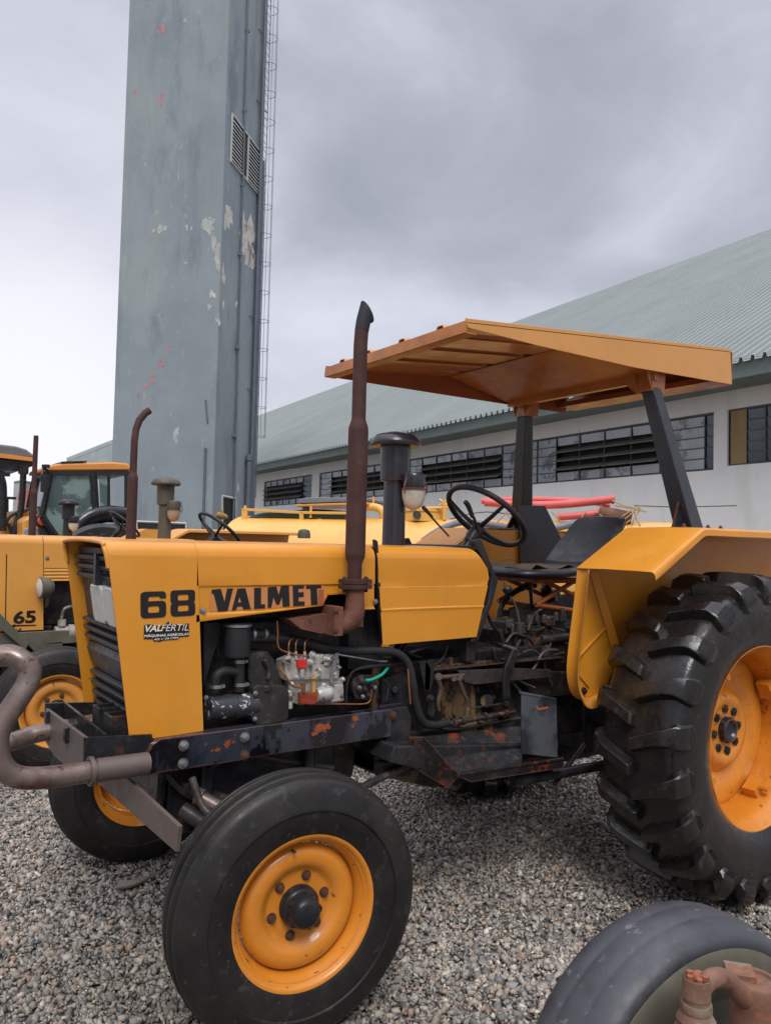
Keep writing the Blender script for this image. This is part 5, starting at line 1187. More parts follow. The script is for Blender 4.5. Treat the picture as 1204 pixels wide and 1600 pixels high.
b=MB(); b.tpoly([(815,1081),(869,1091),(871,1184),(815,1178)],-.45,.008); b.tpoly([(815,1081),(869,1091),(869,1095),(815,1085)],-.452,.02); gp_=build('side_plate',b,mat('plate_worn_black',(.030,.033,.040),.35,var=.3,vs=4,spots=[((.085,.09,.10),4,.50,.1),((.26,.07,.03),9,.66,.05)],bump=(40,.2,.002)),A,bev=.002)
b=MB(); b.tpoly([(838,1106),(840,1110),(855,1107),(856,1104),(841,1107),(839,1103)],-.452,.002); build('rust_scratch',b,mat('scratch_orange',(.42,.10,.04),.6),gp_,sm=0)
b=MB(); b.bb((.60,-.30,.60),(.80,.30,.66)); b.poly([V((.58,-.38,.68)),V((.60,-.38,.74)),V((1.30,-.40,.66)),V((1.25,-.40,.61)),V((.80,-.38,.61))],(0,.7,0)); build('belly_frame',b,BLK,A,bev=.006)
b=MB(); b.rod((1.2,-.40,.52),(2.9,-.46,.50),.022); b.rod((1.2,.40,.52),(2.9,.46,.50),.022); b.rod((1.45,-.40,.47),(1.75,-.30,.58),.012); b.bb((1.1,-.06,.42),(2.6,.06,.46)); build('draft_links',b,BLK,A)
# ================================================================ THE NEIGHBOURING TRACTORS
def copy_tree(o,parent,swap):
    c=o.copy(); COL.objects.link(c); c.parent=parent; LO[c.name]=LO.get(o.name,V((0,0,0)))
    if c.type=='MESH' and len(c.material_slots):
        mm=c.material_slots[0].material
        if mm in swap: c.material_slots[0].link='OBJECT'; c.material_slots[0].material=swap[mm]
    if 'label' in c: del c['label']
    for ch in list(o.children): copy_tree(ch,c,swap)
    return c
swapB={YEL:YELB,YELR:mat('rim_yellow_faded',(.62,.26,.045),.45,var=.1,vs=5,spots=[((.1,.05,.03),50,.68,.05)])}
kids=lambda r:[o for o in bpy.data.objects if o.parent==r]
def nm(o): return o.name.split('.')[0]
Bt=mk_root('tractor',(-.03,3.11,0),'yellow tractor beside the nearest one, marked 65 id, with a round side headlamp','tractor','old yellow tractors parked in a row')
Ct=mk_root('tractor',(.05,6.0,0),'farthest old yellow tractor in the row, with a straight leaning exhaust','tractor','old yellow tractors parked in a row')
skipB={'exhaust_pipe','air_cleaner','canopy','canopy_post','post_shield','front_cowl','hood','rear_hood','fender','grille','headlight','bumper_tube','front_bracket','tow_bar_plate','injection_pump','injector_pipes','green_hose','footplate','big_hose','hydraulic_pump','side_plate','loose_brackets','range_lever','gear_lever','brake_lever','control_fittings','control_housing','pedal','pedal_rod','clutch_plate','fuel_pump','fuel_pump_bolts','fuel_pipe','return_pipe','throttle_rod','hose_clamp','oil_filter','fan_shroud','timing_cover','seat_cushion','seat_back','seat_frame','chassis_rail','hand_throttle','stop_lever','scuttle','exhaust_manifold','hydraulic_pipe','brake_rod','brake_linkage','clutch_lever','step_rail','belly_guard','lift_housing','brake_drum'}
skipC=skipB-{'fender','front_cowl','hood','rear_hood','scuttle'}
src=kids(A)
for o in src:
    if nm(o) not in skipB: copy_tree(o,Bt,swapB)
for o in src:
    if nm(o) not in skipC:
        if nm(o) in('front_cowl','hood'):   # shells without the neighbour's lettering
            c=o.copy(); COL.objects.link(c); c.parent=Ct; LO[c.name]=LO[o.name]; c.material_slots[0].link='OBJECT'; c.material_slots[0].material=YELB
        else: copy_tree(o,Ct,swapB)
for o_ in kids(Bt):
    if nm(o_) in('steering_wheel','steering_column'): o_.location.z-=.07
OB=V((-.03,3.11,0)); OC=V((.05,6.0,0))
def onB(px,py,y,O=OB): return PY(px,py,y+O.y)-O       # photo pixel -> build frame of that tractor
exhaust(Bt,x=onB(206,800,-.30).x,y=-.30,curve='bend',zt=2.44,k=.95)
exhaust(Ct,x=onB(50,840,-.33,OC).x,y=-.33,curve='straight',zt=2.50,lean=.0,k=.95)
xB=onB(258,800,0).x; air_cleaner(Bt,x=xB,m=OLIVD,dz=-.02,bm=mat('bowl_tan',(.40,.28,.19),.35))
xC=onB(107,800,0,OC).x; air_cleaner(Ct,x=xC,m=PLAST,dz=-.10)
# 65 hood: long smooth nose, seam, side panel with pressed louvre lines
xs=onB(68,900,-HY).x
b=MB(); b.grid(shell_rows([(-.62,-.60,.86,flat),(-.52,-.50,.86,flat),(-.30,-.30,.86,flat),(xs+.015,xs-.012,.86,flat)]))
cwB=build('front_cowl',b,YELB,Bt,solid=.005,sm=28,out=(.3,0,1.1))
zl=[onB(80,907-i*5.3,-HY).z for i in range(5)]
stp=[]
for z in zl[:4]: stp+=[(z+.002,0),(z+.006,.005),(z+.012,.005),(z+.016,0)]
stp=[(zl[0]-.004,0)]+stp
b=MB(); b.grid(shell_rows([(xs+.02,xs-.008,zl[0]-.004,stp),(.55,.53,zl[0]-.004,stp),(1.1,1.08,zl[0]-.004,stp)])); hdB=build('hood',b,YELB,Bt,solid=.004,sm=28,out=(.3,0,1.1))
b=MB(); b.grid([[V((-.62,-HY,.86)),V((-.60,-HY,1.44))],[V((-.625,0,.86)),V((-.64,0,1.48))],[V((-.62,HY,.86)),V((-.60,HY,1.44))]]); build('nose_panel',b,YELB,Bt,sm=60)
b=MB(); b.bolt(onB(74,872,-HY-.001),(0,-1,0),.010,.008); build('panel_bolt',b,STEEL,hdB)
b=MB(); b.bolt(onB(59,993,-HY-.001),(0,-1,0),.008,.004,False); build('panel_bolt',b,RBOLT,cwB)
b=MB(); b.poly([onB(10,866,-HY-.002),onB(11.5,866,-HY-.002),onB(9.0,1006,-HY-.002),onB(7.5,1006,-HY-.002)],(0,.001,0)); build('panel_seam',b,STICK,cwB,sm=0)
def textB(txt,pa,pb,h,bold):
    # same routine in that tractor's frame
    a=onB(*pa,-HY-.003); b_=onB(*pb,-HY-.003); cu=bpy.data.curves.new('t','FONT'); cu.body=txt; cu.size=1; cu.offset=bold
    o=bpy.data.objects.new('tmp',cu); COL.objects.link(o); bpy.context.view_layer.update()
    me=bpy.data.meshes.new_from_object(o.evaluated_get(bpy.context.evaluated_depsgraph_get())); bpy.data.objects.remove(o)
    xs_=[v.co.x for v in me.vertices]; ys_=[v.co.y for v in me.vertices]; x0_,x1_=min(xs_),max(xs_); y0_,y1_=min(ys_),max(ys_); H=(onB(pa[0],pa[1]-h,-HY-.003)-a).length
    for v in me.vertices: v.co=a+(b_-a)*((v.co.x-x0_)/(x1_-x0_))+V((0,0,H*(v.co.y-y0_)/(y1_-y0_)))-LO[cwB.name]
    me.name='number_marking'; me.materials.append(STICK); o=bpy.data.objects.new('number_marking',me); COL.objects.link(o); o.parent=cwB
textB('65',(21,975),(56,973),20,.03); textB('id',(25,988),(33,987),6,.02)
b=MB(); b.poly([onB(17,978,-HY-.003),onB(24,975,-HY-.003),onB(24,976.5,-HY-.003),onB(57,976,-HY-.003),onB(57,977.5,-HY-.003),onB(24,978.5,-HY-.003),onB(24,980,-HY-.003)],(0,.001,0)); build('arrow_marking',b,STICK,cwB,sm=0)
# round lamp
b=MB(); c=onB(68,918,-.36); rr_=.068; b.lathe([(0,0.085),(rr_*.55,.083),(rr_*.9,.06),(rr_,.03),(rr_*1.03,0),(rr_*.9,-.004),(0,-.004)],c+V((-.02,0,0)),(1,.15,0),28)
b.tube([c+V((.03,.0,-.06)),c+V((.035,.03,-.11)),c+V((.04,.07,-.13))],.010,8); hb=build('side_lamp',b,OLIV,Bt)
b=MB(); b.lathe([(0,-.020),(rr_*.5,-.016),(rr_*.9,-.004),(0,-.002)],c+V((-.022,0,0)),(1,.15,0),28); build('lens',b,LENS,hb)
# dirty engine bits, chassis plate and bars of the 65
b=MB(); b.bb((xs+.03,-.20,.88),(.7,.18,1.30)); b.bb((xs+.02,-.22,.80),(.10,.2,.88)); build('engine_block',b,BLK,Bt,bev=.01)
b=MB(); P0=onB(85,988,-.24); P1=onB(106,988,-.24); P2=onB(122,988,-.24); b.ring([P0,P1,P1,P2],[.042,.042,.055,.055],22); b.tube([onB(97,976,-.25),onB(97,962,-.25),onB(103,950,-.25),onB(122,946,-.24)],.010,10); b.rod(onB(97,968,-.25),onB(97,978,-.25),.028); build('hydraulic_pump',b,mat('pump_grey',(.36,.33,.29),.5,var=.3,vs=14,spots=[((.12,.09,.07),14,.55,.1)]),Bt)
b=MB(); b.poly([onB(44,1008,-.29),onB(98,1002,-.29),onB(98,1014,-.29),onB(60,1024,-.29)],(0,.05,0)); b.poly([V((-.62,-.29,.85)),V((x1,-.29,.85)),V((x1,-.29,.76)),V((-.62,-.29,.76))],(0,.04,0)); b.poly([V((-.62,.29,.85)),V((x1,.29,.85)),V((x1,.29,.76)),V((-.62,.29,.76))],(0,-.04,0)); chB=build('chassis_rail',b,OLIV,Bt,bev=.004)
b=MB(); b.poly([onB(-6,960,-.33),onB(0,958,-.33),onB(46,1005,-.33),onB(40,1016,-.33),onB(-6,976,-.33)],(0,.02,0)); build('brace_bar',b,OLIV,Bt,bev=.003)
b=MB(); q_=onB(475,832,-.05); b.lathe([(.055,-.05),(.055,-.01),(.045,.02),(.0,.032)],q_,(0,0,1),18); build('work_lamp',b,OLIVD,Bt)
# ---------------------------------------------------------------- loose wheel corner in the right foreground
Dw=empty('tractor_front_end',(.42,-1.78,0),'worn grey front wheel with olive inner side and rusty steering arm, lower right corner','tractor'); LO[Dw.name]=V((.42,-1.78,0))
wc=V((.35,-1.75,.37))
W_=empty('wheel',(0,0,0),parent=Dw); W_.location=wc-LO[Dw.name]; W_.rotation_euler=(0,0,-.15); LO[W_.name]=V((0,0,0))
pr=[(.215,-.070),(.230,-.082),(.26,-.089),(.29,-.0905),(.312,-.089),(.326,-.084),(.3315,-.0885),(.343,-.087),(.352,-.080),(.3605,-.067),(.3655,-.052),(.3675,-.036),(.3655,-.030),(.3672,-.024),(.370,-.012),(.370,0)]
prof=[(r,-h) for r,h in pr]+[(r,h) for r,h in pr[::-1]][1:]
b=MB(); b.lathe(prof[::-1],(0,0,0),(0,1,0),120,closed=True); ty=build('tyre',b,RUBG,W_,sm=50,org=(0,0,0))
b=MB(); b.lathe([(.332,-.086),(.329,-.0905),(.312,-.0945),(.29,-.096),(.26,-.0945),(.235,-.088),(.222,-.078),(.21,-.072),(.19,-.06),(.185,-.02),(.17,.0),(.12,.01),(.0,.01)],(0,0,0),(0,1,0),90); build('rim',b,OLIV,W_,sm=50,org=(0,0,0))
YK=-1.93
def K(px,py,y=YK): return PY(px,py,y)
b=MB(); kx=K(1087,1561)
b.lathe([(.0,-.03),(.021,-.03),(.021,0),(.024,.004),(.024,.006),(.023,.036),(.021,.038),(.018,.035),(.016,.028),(.0,.028)],kx,(0,0,1),24)
b.tube([K(1094,1552),K(1104,1534),K(1120,1527),K(1138,1533),K(1153,1550),K(1172,1562)],[.014,.016,.017,.016,.019,.024],14)
c=K(1178,1540); b.lathe([(0,-.16),(.045,-.16),(.043,-.05),(.046,-.01),(.047,.008),(.043,.013),(.034,.013),(.032,.008),(.017,.008),(.008,.006),(.0,.005)],c,(0,0,1),30)
b.box(c+V((.0,.03,.010)),(.05,.05,.014),Matrix.Rotation(.7,3,'Z'))
arm=build('steering_arm',b,ORUST,Dw,sm=50)
b=MB(); b.lathe([(.026,-.005),(.027,-.016),(.025,-.020),(.028,-.026),(.033,-.034),(.030,-.040),(.033,-.047),(.037,-.055),(.033,-.062),(.038,-.08),(.042,-.14),(.042,-.25)],kx,(0,0,1),24); b.rod(kx+V((.02,0,-.09)),kx+V((.16,.02,-.14)),.03); b.rod(kx+V((0,.02,-.16)),wc+V((0,0,0)),.05); b.rod(c+V((0,0,-.15)),c+V((.1,-.8,-.12)),.045); build('stub_axle',b,ORUST,Dw,sm=40)
b=MB(); b.lathe([(0,0),(.010,0),(.010,.012),(.006,.018),(0,.018)],kx+V((0,0,.028)),(0,0,1),10)
for i in range(5):
    a=i*2*PI/5+.3; b.lathe([(0,0),(.0055,0),(.0055,.008),(0,.009)],kx+V((.0135*math.cos(a),.0135*math.sin(a),.034)),(0,0,1),8)
build('castle_nut',b,mat('nut_orange_rust',(.26,.085,.045),.7,var=.2,vs=40),arm)

b=MB(); b.rod(PY(389,991,-.20),PY(418,992,-.20),.020,n=18); fz_=build('hose_stub',b,HOSE,A)
for px in(395,413):
    b=MB(); q_=PY(px,991,-.20); b.lathe([(.0205,-.005),(.0225,-.005),(.0225,.005),(.0205,.005)],q_,(1,0,0),18,closed=True); build('hose_clamp',b,STEEL,fz_)
b=MB(); b.tube(tp([(640,1020,-.27),(662,1012,-.24),(682,1005,-.22),(690,985,-.22)]),.007,8); b.tube(tp([(596,1060,-.25),(606,1072,-.25),(603,1095,-.25)]),.005,8); build('wiring_hose',b,HOSE,A,sm=60)
b=MB(); b.tube(tp([(637,1045,-.305),(639,1075,-.31),(641,1100,-.31)]),.0035,6); build('fuel_pipe',b,COPP,A)

tmn=next(o for o in bpy.data.objects if o.name=='transmission')
bolts([PY(px,py,-.203) for px,py in((700,1090),(745,1078),(770,1090),(748,1118),(790,1100),(775,1072))],(0,-1,0),.010,.009,RBOLT,tmn,'bolt')
b=MB()
b.tpoly([(735,1070),(742,1070),(744,1125),(737,1126)],-.215,.02); b.tpoly([(690,1128),(800,1110),(800,1118),(690,1136)],-.225,.03); b.ring([PY(760,1095,-.22),PY(760,1095,-.19)],.030,18)
build('housing_rib',b,MUD,tmn,bev=.004)
b=MB(); b.tube(tp([(668,1050,-.24),(700,1046,-.24),(740,1050,-.24),(790,1060,-.24),(812,1080,-.24)]),.006,8); b.tube(tp([(655,1120,-.25),(700,1140,-.26),(760,1132,-.26),(812,1122,-.26)]),.007,8); b.tube(tp([(812,1000,-.2),(800,1030,-.24),(808,1060,-.25),(835,1075,-.25)]),.006,8); build('oil_pipe',b,DARKL,A,sm=60)
b=MB(); b.tpoly([(818,1000),(880,992),(886,1040),(826,1046)],-.185,.03); b.ring([PY(850,1018,-.20),PY(850,1018,-.17)],.035,20); build('side_cover',b,DCAST,A,bev=.005)
bolts([PY(px,py,-.187) for px,py in((826,1008),(874,1002),(878,1034),(830,1038))],(0,-1,0),.007,.008,RBOLT,A,'cover_bolt')
b=MB(); b.tube(tp([(330,1195,-.25),(380,1180,-.2),(450,1190,-.2),(520,1200,-.2)]),.012,10); b.tube(tp([(250,1200,-.22),(290,1240,-.22),(330,1250,-.2),(400,1240,-.2)]),.010,10); b.tube(tp([(300,1215,-.3),(318,1262,-.35),(345,1282,-.4)]),.012,10); build('underside_hose',b,DARKL,A,sm=60)

# more castings and levers packed under the seat
b=MB()
b.tpoly([(780,985),(800,978),(812,985),(812,1010),(786,1010)],-.13,.22); b.tpoly([(838,955),(860,948),(880,955),(884,985),(836,985)],-.08,.2); b.ring([PY(812,990,-.17),PY(812,972,-.17)],[.030,.022],14); b.ring([PY(845,1000,-.19),PY(888,996,-.19)],.022,12)
b.tpoly([(690,1012),(745,1005),(790,1002),(800,1030),(690,1034)],.10,.12)
build('valve_block',b,DCAST,A,bev=.006)
b=MB()
for l in([(790,1004,-.2),(802,990,-.2),(818,994,-.2)],[(824,985,-.2),(834,960,-.16),(850,950,-.12)],[(806,1024,-.22),(830,1016,-.22),(850,1026,-.22),(880,1020,-.2)],[(770,1010,-.2),(775,1030,-.22),(790,1036,-.24)],[(860,1005,-.21),(850,1040,-.22),(862,1070,-.24)]): b.tube(tp(l),.0065,8)
build('control_pipe',b,DARKL,A,sm=60)
# ---------------------------------------------------------------- yellow tanker
E1=V((3.58,7.66,0)); E2=V((7.43,2.88,0)); ta=(E2-E1).normalized(); tn=V((-ta.y,ta.x,0)); tn=tn if tn.dot(V((CAM.x,CAM.y,0))-E1)>0 else -tn   # towards the yard
tank=empty('tank_trailer',tuple((E1+E2)/2),'yellow cylindrical tank trailer carrying green and red hoses on top','tank trailer'); LO[tank.name]=(E1+E2)/2
TC=1.06; TR=.78; Lh=(E2-E1).length
b=MB(); o=E1+V((0,0,TC)); b.lathe([(0,-.10),(TR*.5,-.085),(TR*.85,-.03),(TR*.97,.02),(TR,.08),(TR,1.3),(TR+.008,1.31),(TR+.008,1.35),(TR,1.36),(TR,3.2),(TR+.008,3.21),(TR+.008,3.25),(TR,3.26),(TR,Lh-.08),(TR*.85,Lh+.03),(0,Lh+.1)],o,ta,56); build('tank',b,YELT,tank,sm=40)
def T3(px,py,off=0.0):   # photo pixel on the vertical plane through the tank axis, moved off towards the yard
    return onp(px,py,E1+tn*off,tn)
b=MB()
for s in(.7,Lh-1.0): b.bb(E1+ta*s+V((-.1,-.1,.2)),E1+ta*s+V((.1,.1,.5)))
b.rod(E1+V((0,0,.45))+ta*.3,E2+V((0,0,.45))+ta*1.2,.08); build('chassis',b,BLK,tank)
for s in(1.8,3.6):
    for q in(1,-1):
        b=MB(); b.lathe([(0,-.1),(.22,-.1),(.40,-.09),(.44,-.06),(.44,.06),(.40,.09),(.22,.1),(0,.1)],E1+ta*s+tn*q*.75+V((0,0,.44)),tn,36); build('wheel',b,RUBW,tank,sm=40)
b=MB(); r=.022
def rod_(p,q,off=.3,rr=.022): b.ring([T3(*p,off),T3(*q,off)],rr,6)
for off in(.25,):
    b.poly([T3(380,794,off),T3(470,799,off),T3(470,803,off),T3(380,798,off)],tn*.04); b.poly([T3(470,799,off),T3(560,800,off),T3(560,804,off),T3(470,803,off)],tn*.04)
    b.poly([T3(379,795,off),T3(388,795,off),T3(386,822,off),T3(380,822,off)],tn*.04); b.poly([T3(469,800,off),T3(475,800,off),T3(475,822,off),T3(469,822,off)],tn*.04)
for s in(.2,1.2,2.4): b.ring([o+ta*s+V((0,0,TR-.02))+tn*.25,o+ta*s+V((0,0,TR+.14))+tn*.25],.02,6)
build('rail',b,YELT,tank,bev=.004)
GRH=mat('green_rubber_hose',(.025,.055,.035),.5,var=.2)
b=MB(); b.tube([T3(366,842,.2),T3(376,825,.2),T3(392,812,.2),T3(420,805,.2),T3(470,806,.2),T3(540,808,.2)],.045,14); b.tube([T3(440,806,.05),T3(480,800,.05),T3(545,803,.05)],.04,12); build('green_hose',b,GRH,tank,sm=60)
b=MB(); b.tpoly if 0 else None
b.poly([T3(462,788,.2),T3(575,784,.2),T3(575,789,.2),T3(462,792,.2)],-tn*.9); build('far_canopy_edge',b,YELC,tank,bev=.01)  # slab taken for the canopy of a machine beyond, mounted on the tank
b=MB(); b.poly([T3(466,781,.2),T3(480,777,.2),T3(575,778,.2),T3(575,783,.2),T3(464,787,.2)],-tn*.9); b.poly([T3(472,790,.1),T3(482,790,.1),T3(482,806,.1),T3(472,806,.1)],-tn*.1); build('far_canopy_top',b,mat('far_canopy_grey',(.17,.18,.20),.6),tank,bev=.01)  # grey top of that same far canopy, not tank equipment
b=MB(); b.tube([T3(572,792,.1),T3(588,793,.1),T3(597,800,.1),T3(600,815,.1)],.055,14); b.ring([T3(583,786,.1),T3(583,776,.1)],.015,8); build('filler_pipe',b,YELT,tank,sm=60)
b=MB(); cm=T3(660,812,.0); cm.z=TC+TR-.04; b.lathe([(0,0),(.30,0),(.30,.13),(.315,.13),(.315,.16),(0,.19)],cm,(0,0,1),36); mh=build('manhole',b,YELT,tank)
b=MB(); b.rod(cm+tn*.3+V((.0,0,.08)),cm+tn*.36+V((0,0,.08)),.05,n=16); build('overflow_pipe',b,mat('pipe_mouth',(.05,.045,.04),.5),mh)
b=MB(); b.ring([T3(694,812,.2),T3(694,783,.2)],.03,8); b.ring([T3(640,795,.2),T3(700,793,.2)],.02,8); b.ring([T3(686,790,.2),T3(700,780,.2)],.014,6); b.ring([T3(700,790,.2),T3(686,780,.2)],.014,6); build('valve_handle',b,YELT,tank)
REDH=mat('red_hose',(.62,.11,.10),.45,var=.1,vs=5)
b=MB(); b.tube([T3(757,785,.15),T3(820,789,.15),T3(880,788,.15),T3(955,780,.15)],.052,14); b.tube([T3(752,783,.0),T3(800,781,.0),T3(860,781,.0),T3(930,785,.0),T3(952,792,.0)],.040,12); b.tube([T3(870,808,.22),T3(900,806,.22),T3(948,800,.22)],.045,12); b.lathe([(0,0),(.06,0),(.06,.03),(.03,.04),(0,.04)],T3(955,780,.15),ta,14); build('red_hose',b,REDH,tank,sm=60)
GRYH=mat('grey_blue_hose',(.13,.14,.19),.5,var=.15)
b=MB(); b.tube([T3(660,846,.75),T3(680,832,.7),T3(700,822,.6),T3(724,816,.5),T3(760,819,.45),T3(810,826,.45),T3(860,826,.45),T3(900,817,.35),T3(940,812,.3)],.042,14); build('grey_hose',b,GRYH,tank,sm=60)
b=MB(); b.ring([T3(936,801,.2),T3(986,810,.2)],.085,16); b.ring([T3(934,801,.2),T3(938,802,.2)],.10,12); build('rope_roll',b,mat('rope_brown',(.16,.07,.04),.8,var=.35,vs=10,bump=(30,.6,.02)),tank)
b=MB()
rnd=random.Random(8)
for p,q in(((955,782),(1000,795)),((1000,795),(985,825)),((960,790),(1010,800)),((930,800),(960,828)),((965,820),(1000,790)),((940,828),(985,798)),((990,800),(1005,828)),((985,812),(970,830)),((915,800),(900,828)),((800,790),(770,822)),((862,800),(880,822)),((850,795),(830,820)),((790,800),(812,822))):
    b.tube([T3(p[0],p[1],.28),T3((p[0]+q[0])/2+rnd.uniform(-3,3),(p[1]+q[1])/2+rnd.uniform(-2,2),.30),T3(q[0],q[1],.28)],.009,6)
build('netting_rope',b,mat('rope_tan',(.42,.27,.12),.8),tank)
b=MB(); b.tube([T3(990,790,.1),T3(1060,792,.1),T3(1150,790,.0)],.007,6); b.tube([T3(700,812,.1),T3(760,800,.1),T3(850,812,.1)],.007,6); build('cable',b,DCAST,tank)
# tap on a stand near the tower
tap=empty('standpipe',tuple(PY(343,815,9.5)),'brass tap on a thin pipe rising between tractor and tower','tap')
tap.location.z=0; LO[tap.name]=V(tap.location)
b=MB(); p=PY(340,828,9.5); b.rod(V((p.x,p.y,0)),PY(344,808,9.5),.03); build('pipe',b,OLIVD,tap)
b=MB(); q_=PY(346,806,9.5); b.lathe([(0,-.09),(.045,-.09),(.06,-.02),(.045,.08),(.02,.12),(0,.12)],q_,(1,0,-.2),14); b.rod(q_,q_+V((-.02,0,.1)),.03); build('brass_tap',b,mat('brass_dull',(.35,.21,.06),.45,metal=.4,var=.2,vs=20),tap)
# ---------------------------------------------------------------- cab tractor, far left
YC_=10.2
def Q(px,py,y=YC_): return PY(px,py,y)
g0=Q(120,845); ct=empty('cab_tractor',(g0.x,g0.y+.8,0),'modern tractor with orange cab roof, tinted windows and black mudguard, parked by the tower','tractor'); LO[ct.name]=V((g0.x,g0.y+.8,0))
CWd=1.35
ORR=mat('cab_roof_orange',(.62,.25,.05),.45,var=.06,vs=3)
b=MB(); pts=[(70,736),(73,729),(82,726),(100,724),(178,722),(200,724),(206,730),(206,735),(180,735),(75,736)]
b.poly([Q(a,c) for a,c in pts],(0,CWd,0)); rf=build('cab_roof',b,ORR,ct,bev=.03)
b=MB(); b.poly([Q(96,724),Q(136,722),Q(136,720),Q(97,721)],(0,CWd*.8,0)); build('roof_hatch',b,PLAST,rf)
b=MB()
def strut(l,wd=.07):
    for yy in(YC_+.02,YC_+CWd-.09):
        b.ring([Q(*l[0],yy) if yy<YC_+.5 else V((Q(*l[0],YC_).x,yy,Q(*l[0],YC_).z)),Q(*l[1],yy) if yy<YC_+.5 else V((Q(*l[1],YC_).x,yy,Q(*l[1],YC_).z))],wd,4)
strut(((80,738),(66,806)),.045); strut(((146,738),(150,800)),.06); strut(((200,738),(200,800)),.06); strut(((66,806),(88,838)),.05)
b.poly([Q(78,736),Q(204,736),Q(204,742),Q(78,743)],(0,CWd-.1,0)); b.bb(V((Q(66,806).x,YC_+.1,.9)),V((Q(204,800).x,YC_+CWd-.1,Q(66,815).z)))
cf=build('cab_frame',b,PLAST,ct)
GL=mat('cab_glass_green',(.05,.085,.08),.06,var=.25,vs=1.5,spots=[((.17,.24,.21),1.6,.50,.05)],coat=.7)
b=MB()
b.tpoly([(84,743),(144,743),(147,788),(112,815),(100,838),(92,838),(71,803)],YC_+.05,.01); b.tpoly([(155,743),(168,743),(168,796),(157,796)],YC_+.05,.01)
build('cab_window',b,GL,ct,sm=0)
b=MB(); q1=Q(84,743); q2=Q(71,803); 
b.poly([V((q1.x-.02,YC_+.1,q1.z)),V((q1.x-.02,YC_+CWd-.15,q1.z)),V((q2.x-.02,YC_+CWd-.15,q2.z)),V((q2.x-.02,YC_+.1,q2.z))],(.01,0,0)); build('windscreen',b,GL,ct,sm=0)
b=MB(); rows=[]
arcp=[(113,842),(116,832),(124,818),(136,808),(150,802),(172,799),(200,802)]
b.tube([Q(a,c,YC_-.1) for a,c in arcp],.10,10,4); b.tube([Q(a,c+6,YC_-.05) for a,c in arcp],.12,8,4); build('mudguard',b,BLKG,ct,sm=60)
c=Q(160,860,YC_-.25); b=MB(); b.lathe([(0,-.25),(.4,-.25),(.78,-.24),(.84,-.18),(.84,.18),(.78,.24),(.4,.25),(0,.25)],(c.x,c.y+.1,.86),(0,1,0),48); build('wheel',b,RUBR,ct,sm=40)
c2=Q(20,900,YC_-.1); b=MB(); b.lathe([(0,-.2),(.3,-.2),(.55,-.19),(.6,-.14),(.6,.14),(.55,.19),(.3,.2),(0,.2)],(c2.x-.3,c2.y+.1,.6),(0,1,0),40); build('wheel',b,RUBR,ct,sm=40)
b=MB(); b.tpoly([(36,812),(48,806),(68,804),(84,812),(92,838),(92,860),(36,860)],YC_+.25,CWd-.5); bn=build('bonnet',b,YELB,ct,bev=.04)
b=MB(); b.tpoly([(38,826),(64,824),(90,826),(92,842),(38,842)],YC_+.22,.03); build('bonnet_side',b,mat('bonnet_grey',(.28,.27,.28),.4),bn,bev=.02)
b=MB(); q_=Q(67,814,YC_+.12); b.lathe([(0,-.02),(.10,-.02),(.12,.0),(.10,.03),(0,.05)],q_,(0,-1,0),20); lp=build('lamp',b,PLAST,ct)
b=MB(); b.lathe([(0,.03),(.085,.03),(.07,.06),(0,.07)],q_,(0,-1,0),20); build('lens',b,mat('lens_orange',(.55,.09,.03),.25),lp)
b=MB(); b.tube([Q(77,738,YC_-.05),Q(69,732,YC_-.1),Q(66,742,YC_-.15),Q(64,752,YC_-.15)],.02,8); b.tpoly([(65,746),(75,744),(73,770),(64,768)],YC_-.2,.05); b.ring([Q(72,731,YC_-.1),Q(72,726,YC_-.1)],.06,10); build('mirror',b,PLAST,ct)
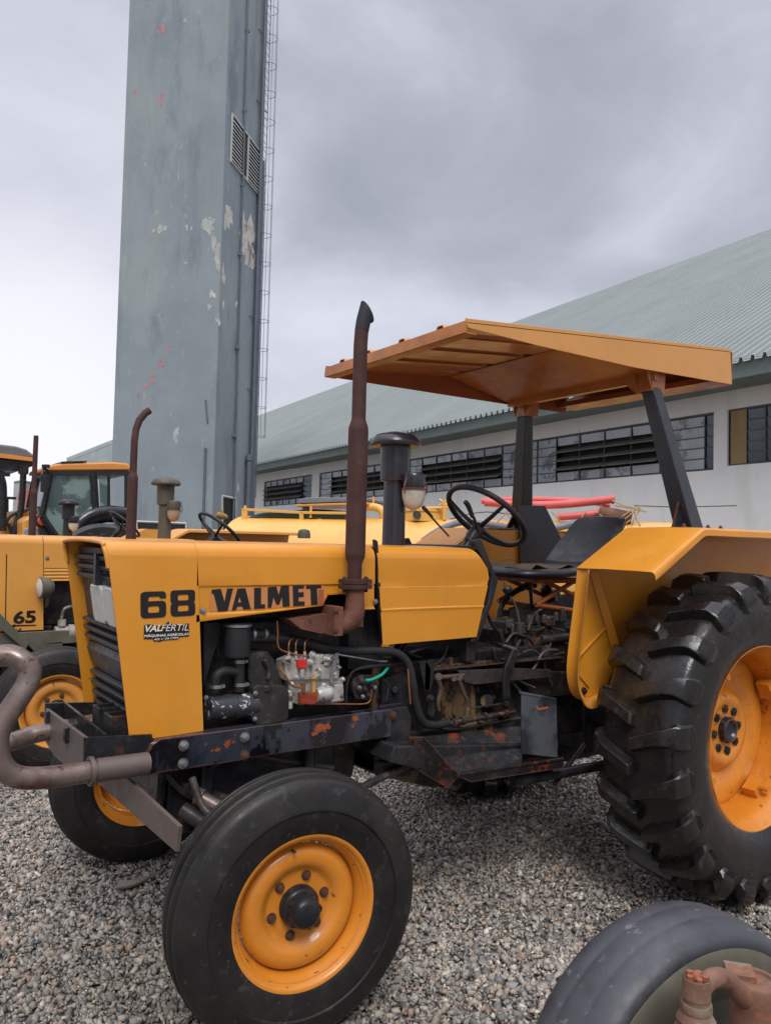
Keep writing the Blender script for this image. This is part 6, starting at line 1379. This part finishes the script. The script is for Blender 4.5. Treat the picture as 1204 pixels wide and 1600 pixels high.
# ---------------------------------------------------------------- open loader at the left edge
YL_=11.0
def G(px,py,y=YL_): return PY(px,py,y)
g0=G(20,845); lo_=empty('backhoe_loader',(g0.x,g0.y,0),'yellow backhoe loader with a dark curved roof at the left edge behind the tractors','loader'); LO[lo_.name]=V((g0.x,g0.y,0))
b=MB(); b.tpoly([(-40,697),(0,694),(25,697),(42,702),(52,710),(54,716),(0,712),(-40,712)],YL_,1.4); r1=build('canopy',b,mat('loader_roof_grey',(.13,.125,.135),.5),lo_,bev=.03)
b=MB(); b.tpoly([(-40,712),(0,708),(54,715),(54,721),(0,715),(-40,718)],YL_-.03,1.46); build('canopy_band',b,ORR,r1)
b=MB(); b.tpoly([(-40,716),(54,720),(53,728),(30,736),(-40,735)],YL_+.03,1.3); build('canopy_lining',b,BLK,r1)
b=MB(); b.tube([G(37,733),G(36,760),G(34,790),G(28,815),G(21,840)],[.05,.05,.05,.06,.06],8); b.box(G(37,735),(.14,.1,.12)); b.tube([G(2,736,YL_+1.2),G(3,790,YL_+1.2),G(2,840,YL_+1.2)],.06,8); b.tube([G(-3,740),G(5,760),G(4,830)],.06,8); b.box(G(5,741),(.2,.1,.06)); build('canopy_post',b,BLK,lo_)
b=MB(); b.tpoly([(22,800),(48,792),(49,812),(60,840),(60,870),(-30,870),(-30,820),(8,822),(20,812)],YL_+.2,1.0); bd=build('body',b,YELB,lo_,bev=.03)
b=MB(); b.tube([G(6,825),G(14,810),G(24,802),G(40,798),G(52,790)],.025,8); b.tube([G(5,818),G(14,820),G(18,832)],.03,8); b.box(G(12,778),(.25,.1,.04)); b.rod(G(12,778),G(12,800),.02); build('hydraulic_hose',b,HOSE,lo_)
c=G(-10,900); b=MB(); b.lathe([(0,-.2),(.3,-.2),(.6,-.19),(.66,-.14),(.66,.14),(.6,.19),(.3,.2),(0,.2)],(c.x,c.y-.1,.66),(0,1,0),40); b.lathe([(0,-.2),(.3,-.2),(.6,-.19),(.66,-.14),(.66,.14),(.6,.19),(.3,.2),(0,.2)],(c.x+1.3,c.y+1.2,.66),(0,1,0),40); build('wheel',b,RUBR,lo_,sm=40)
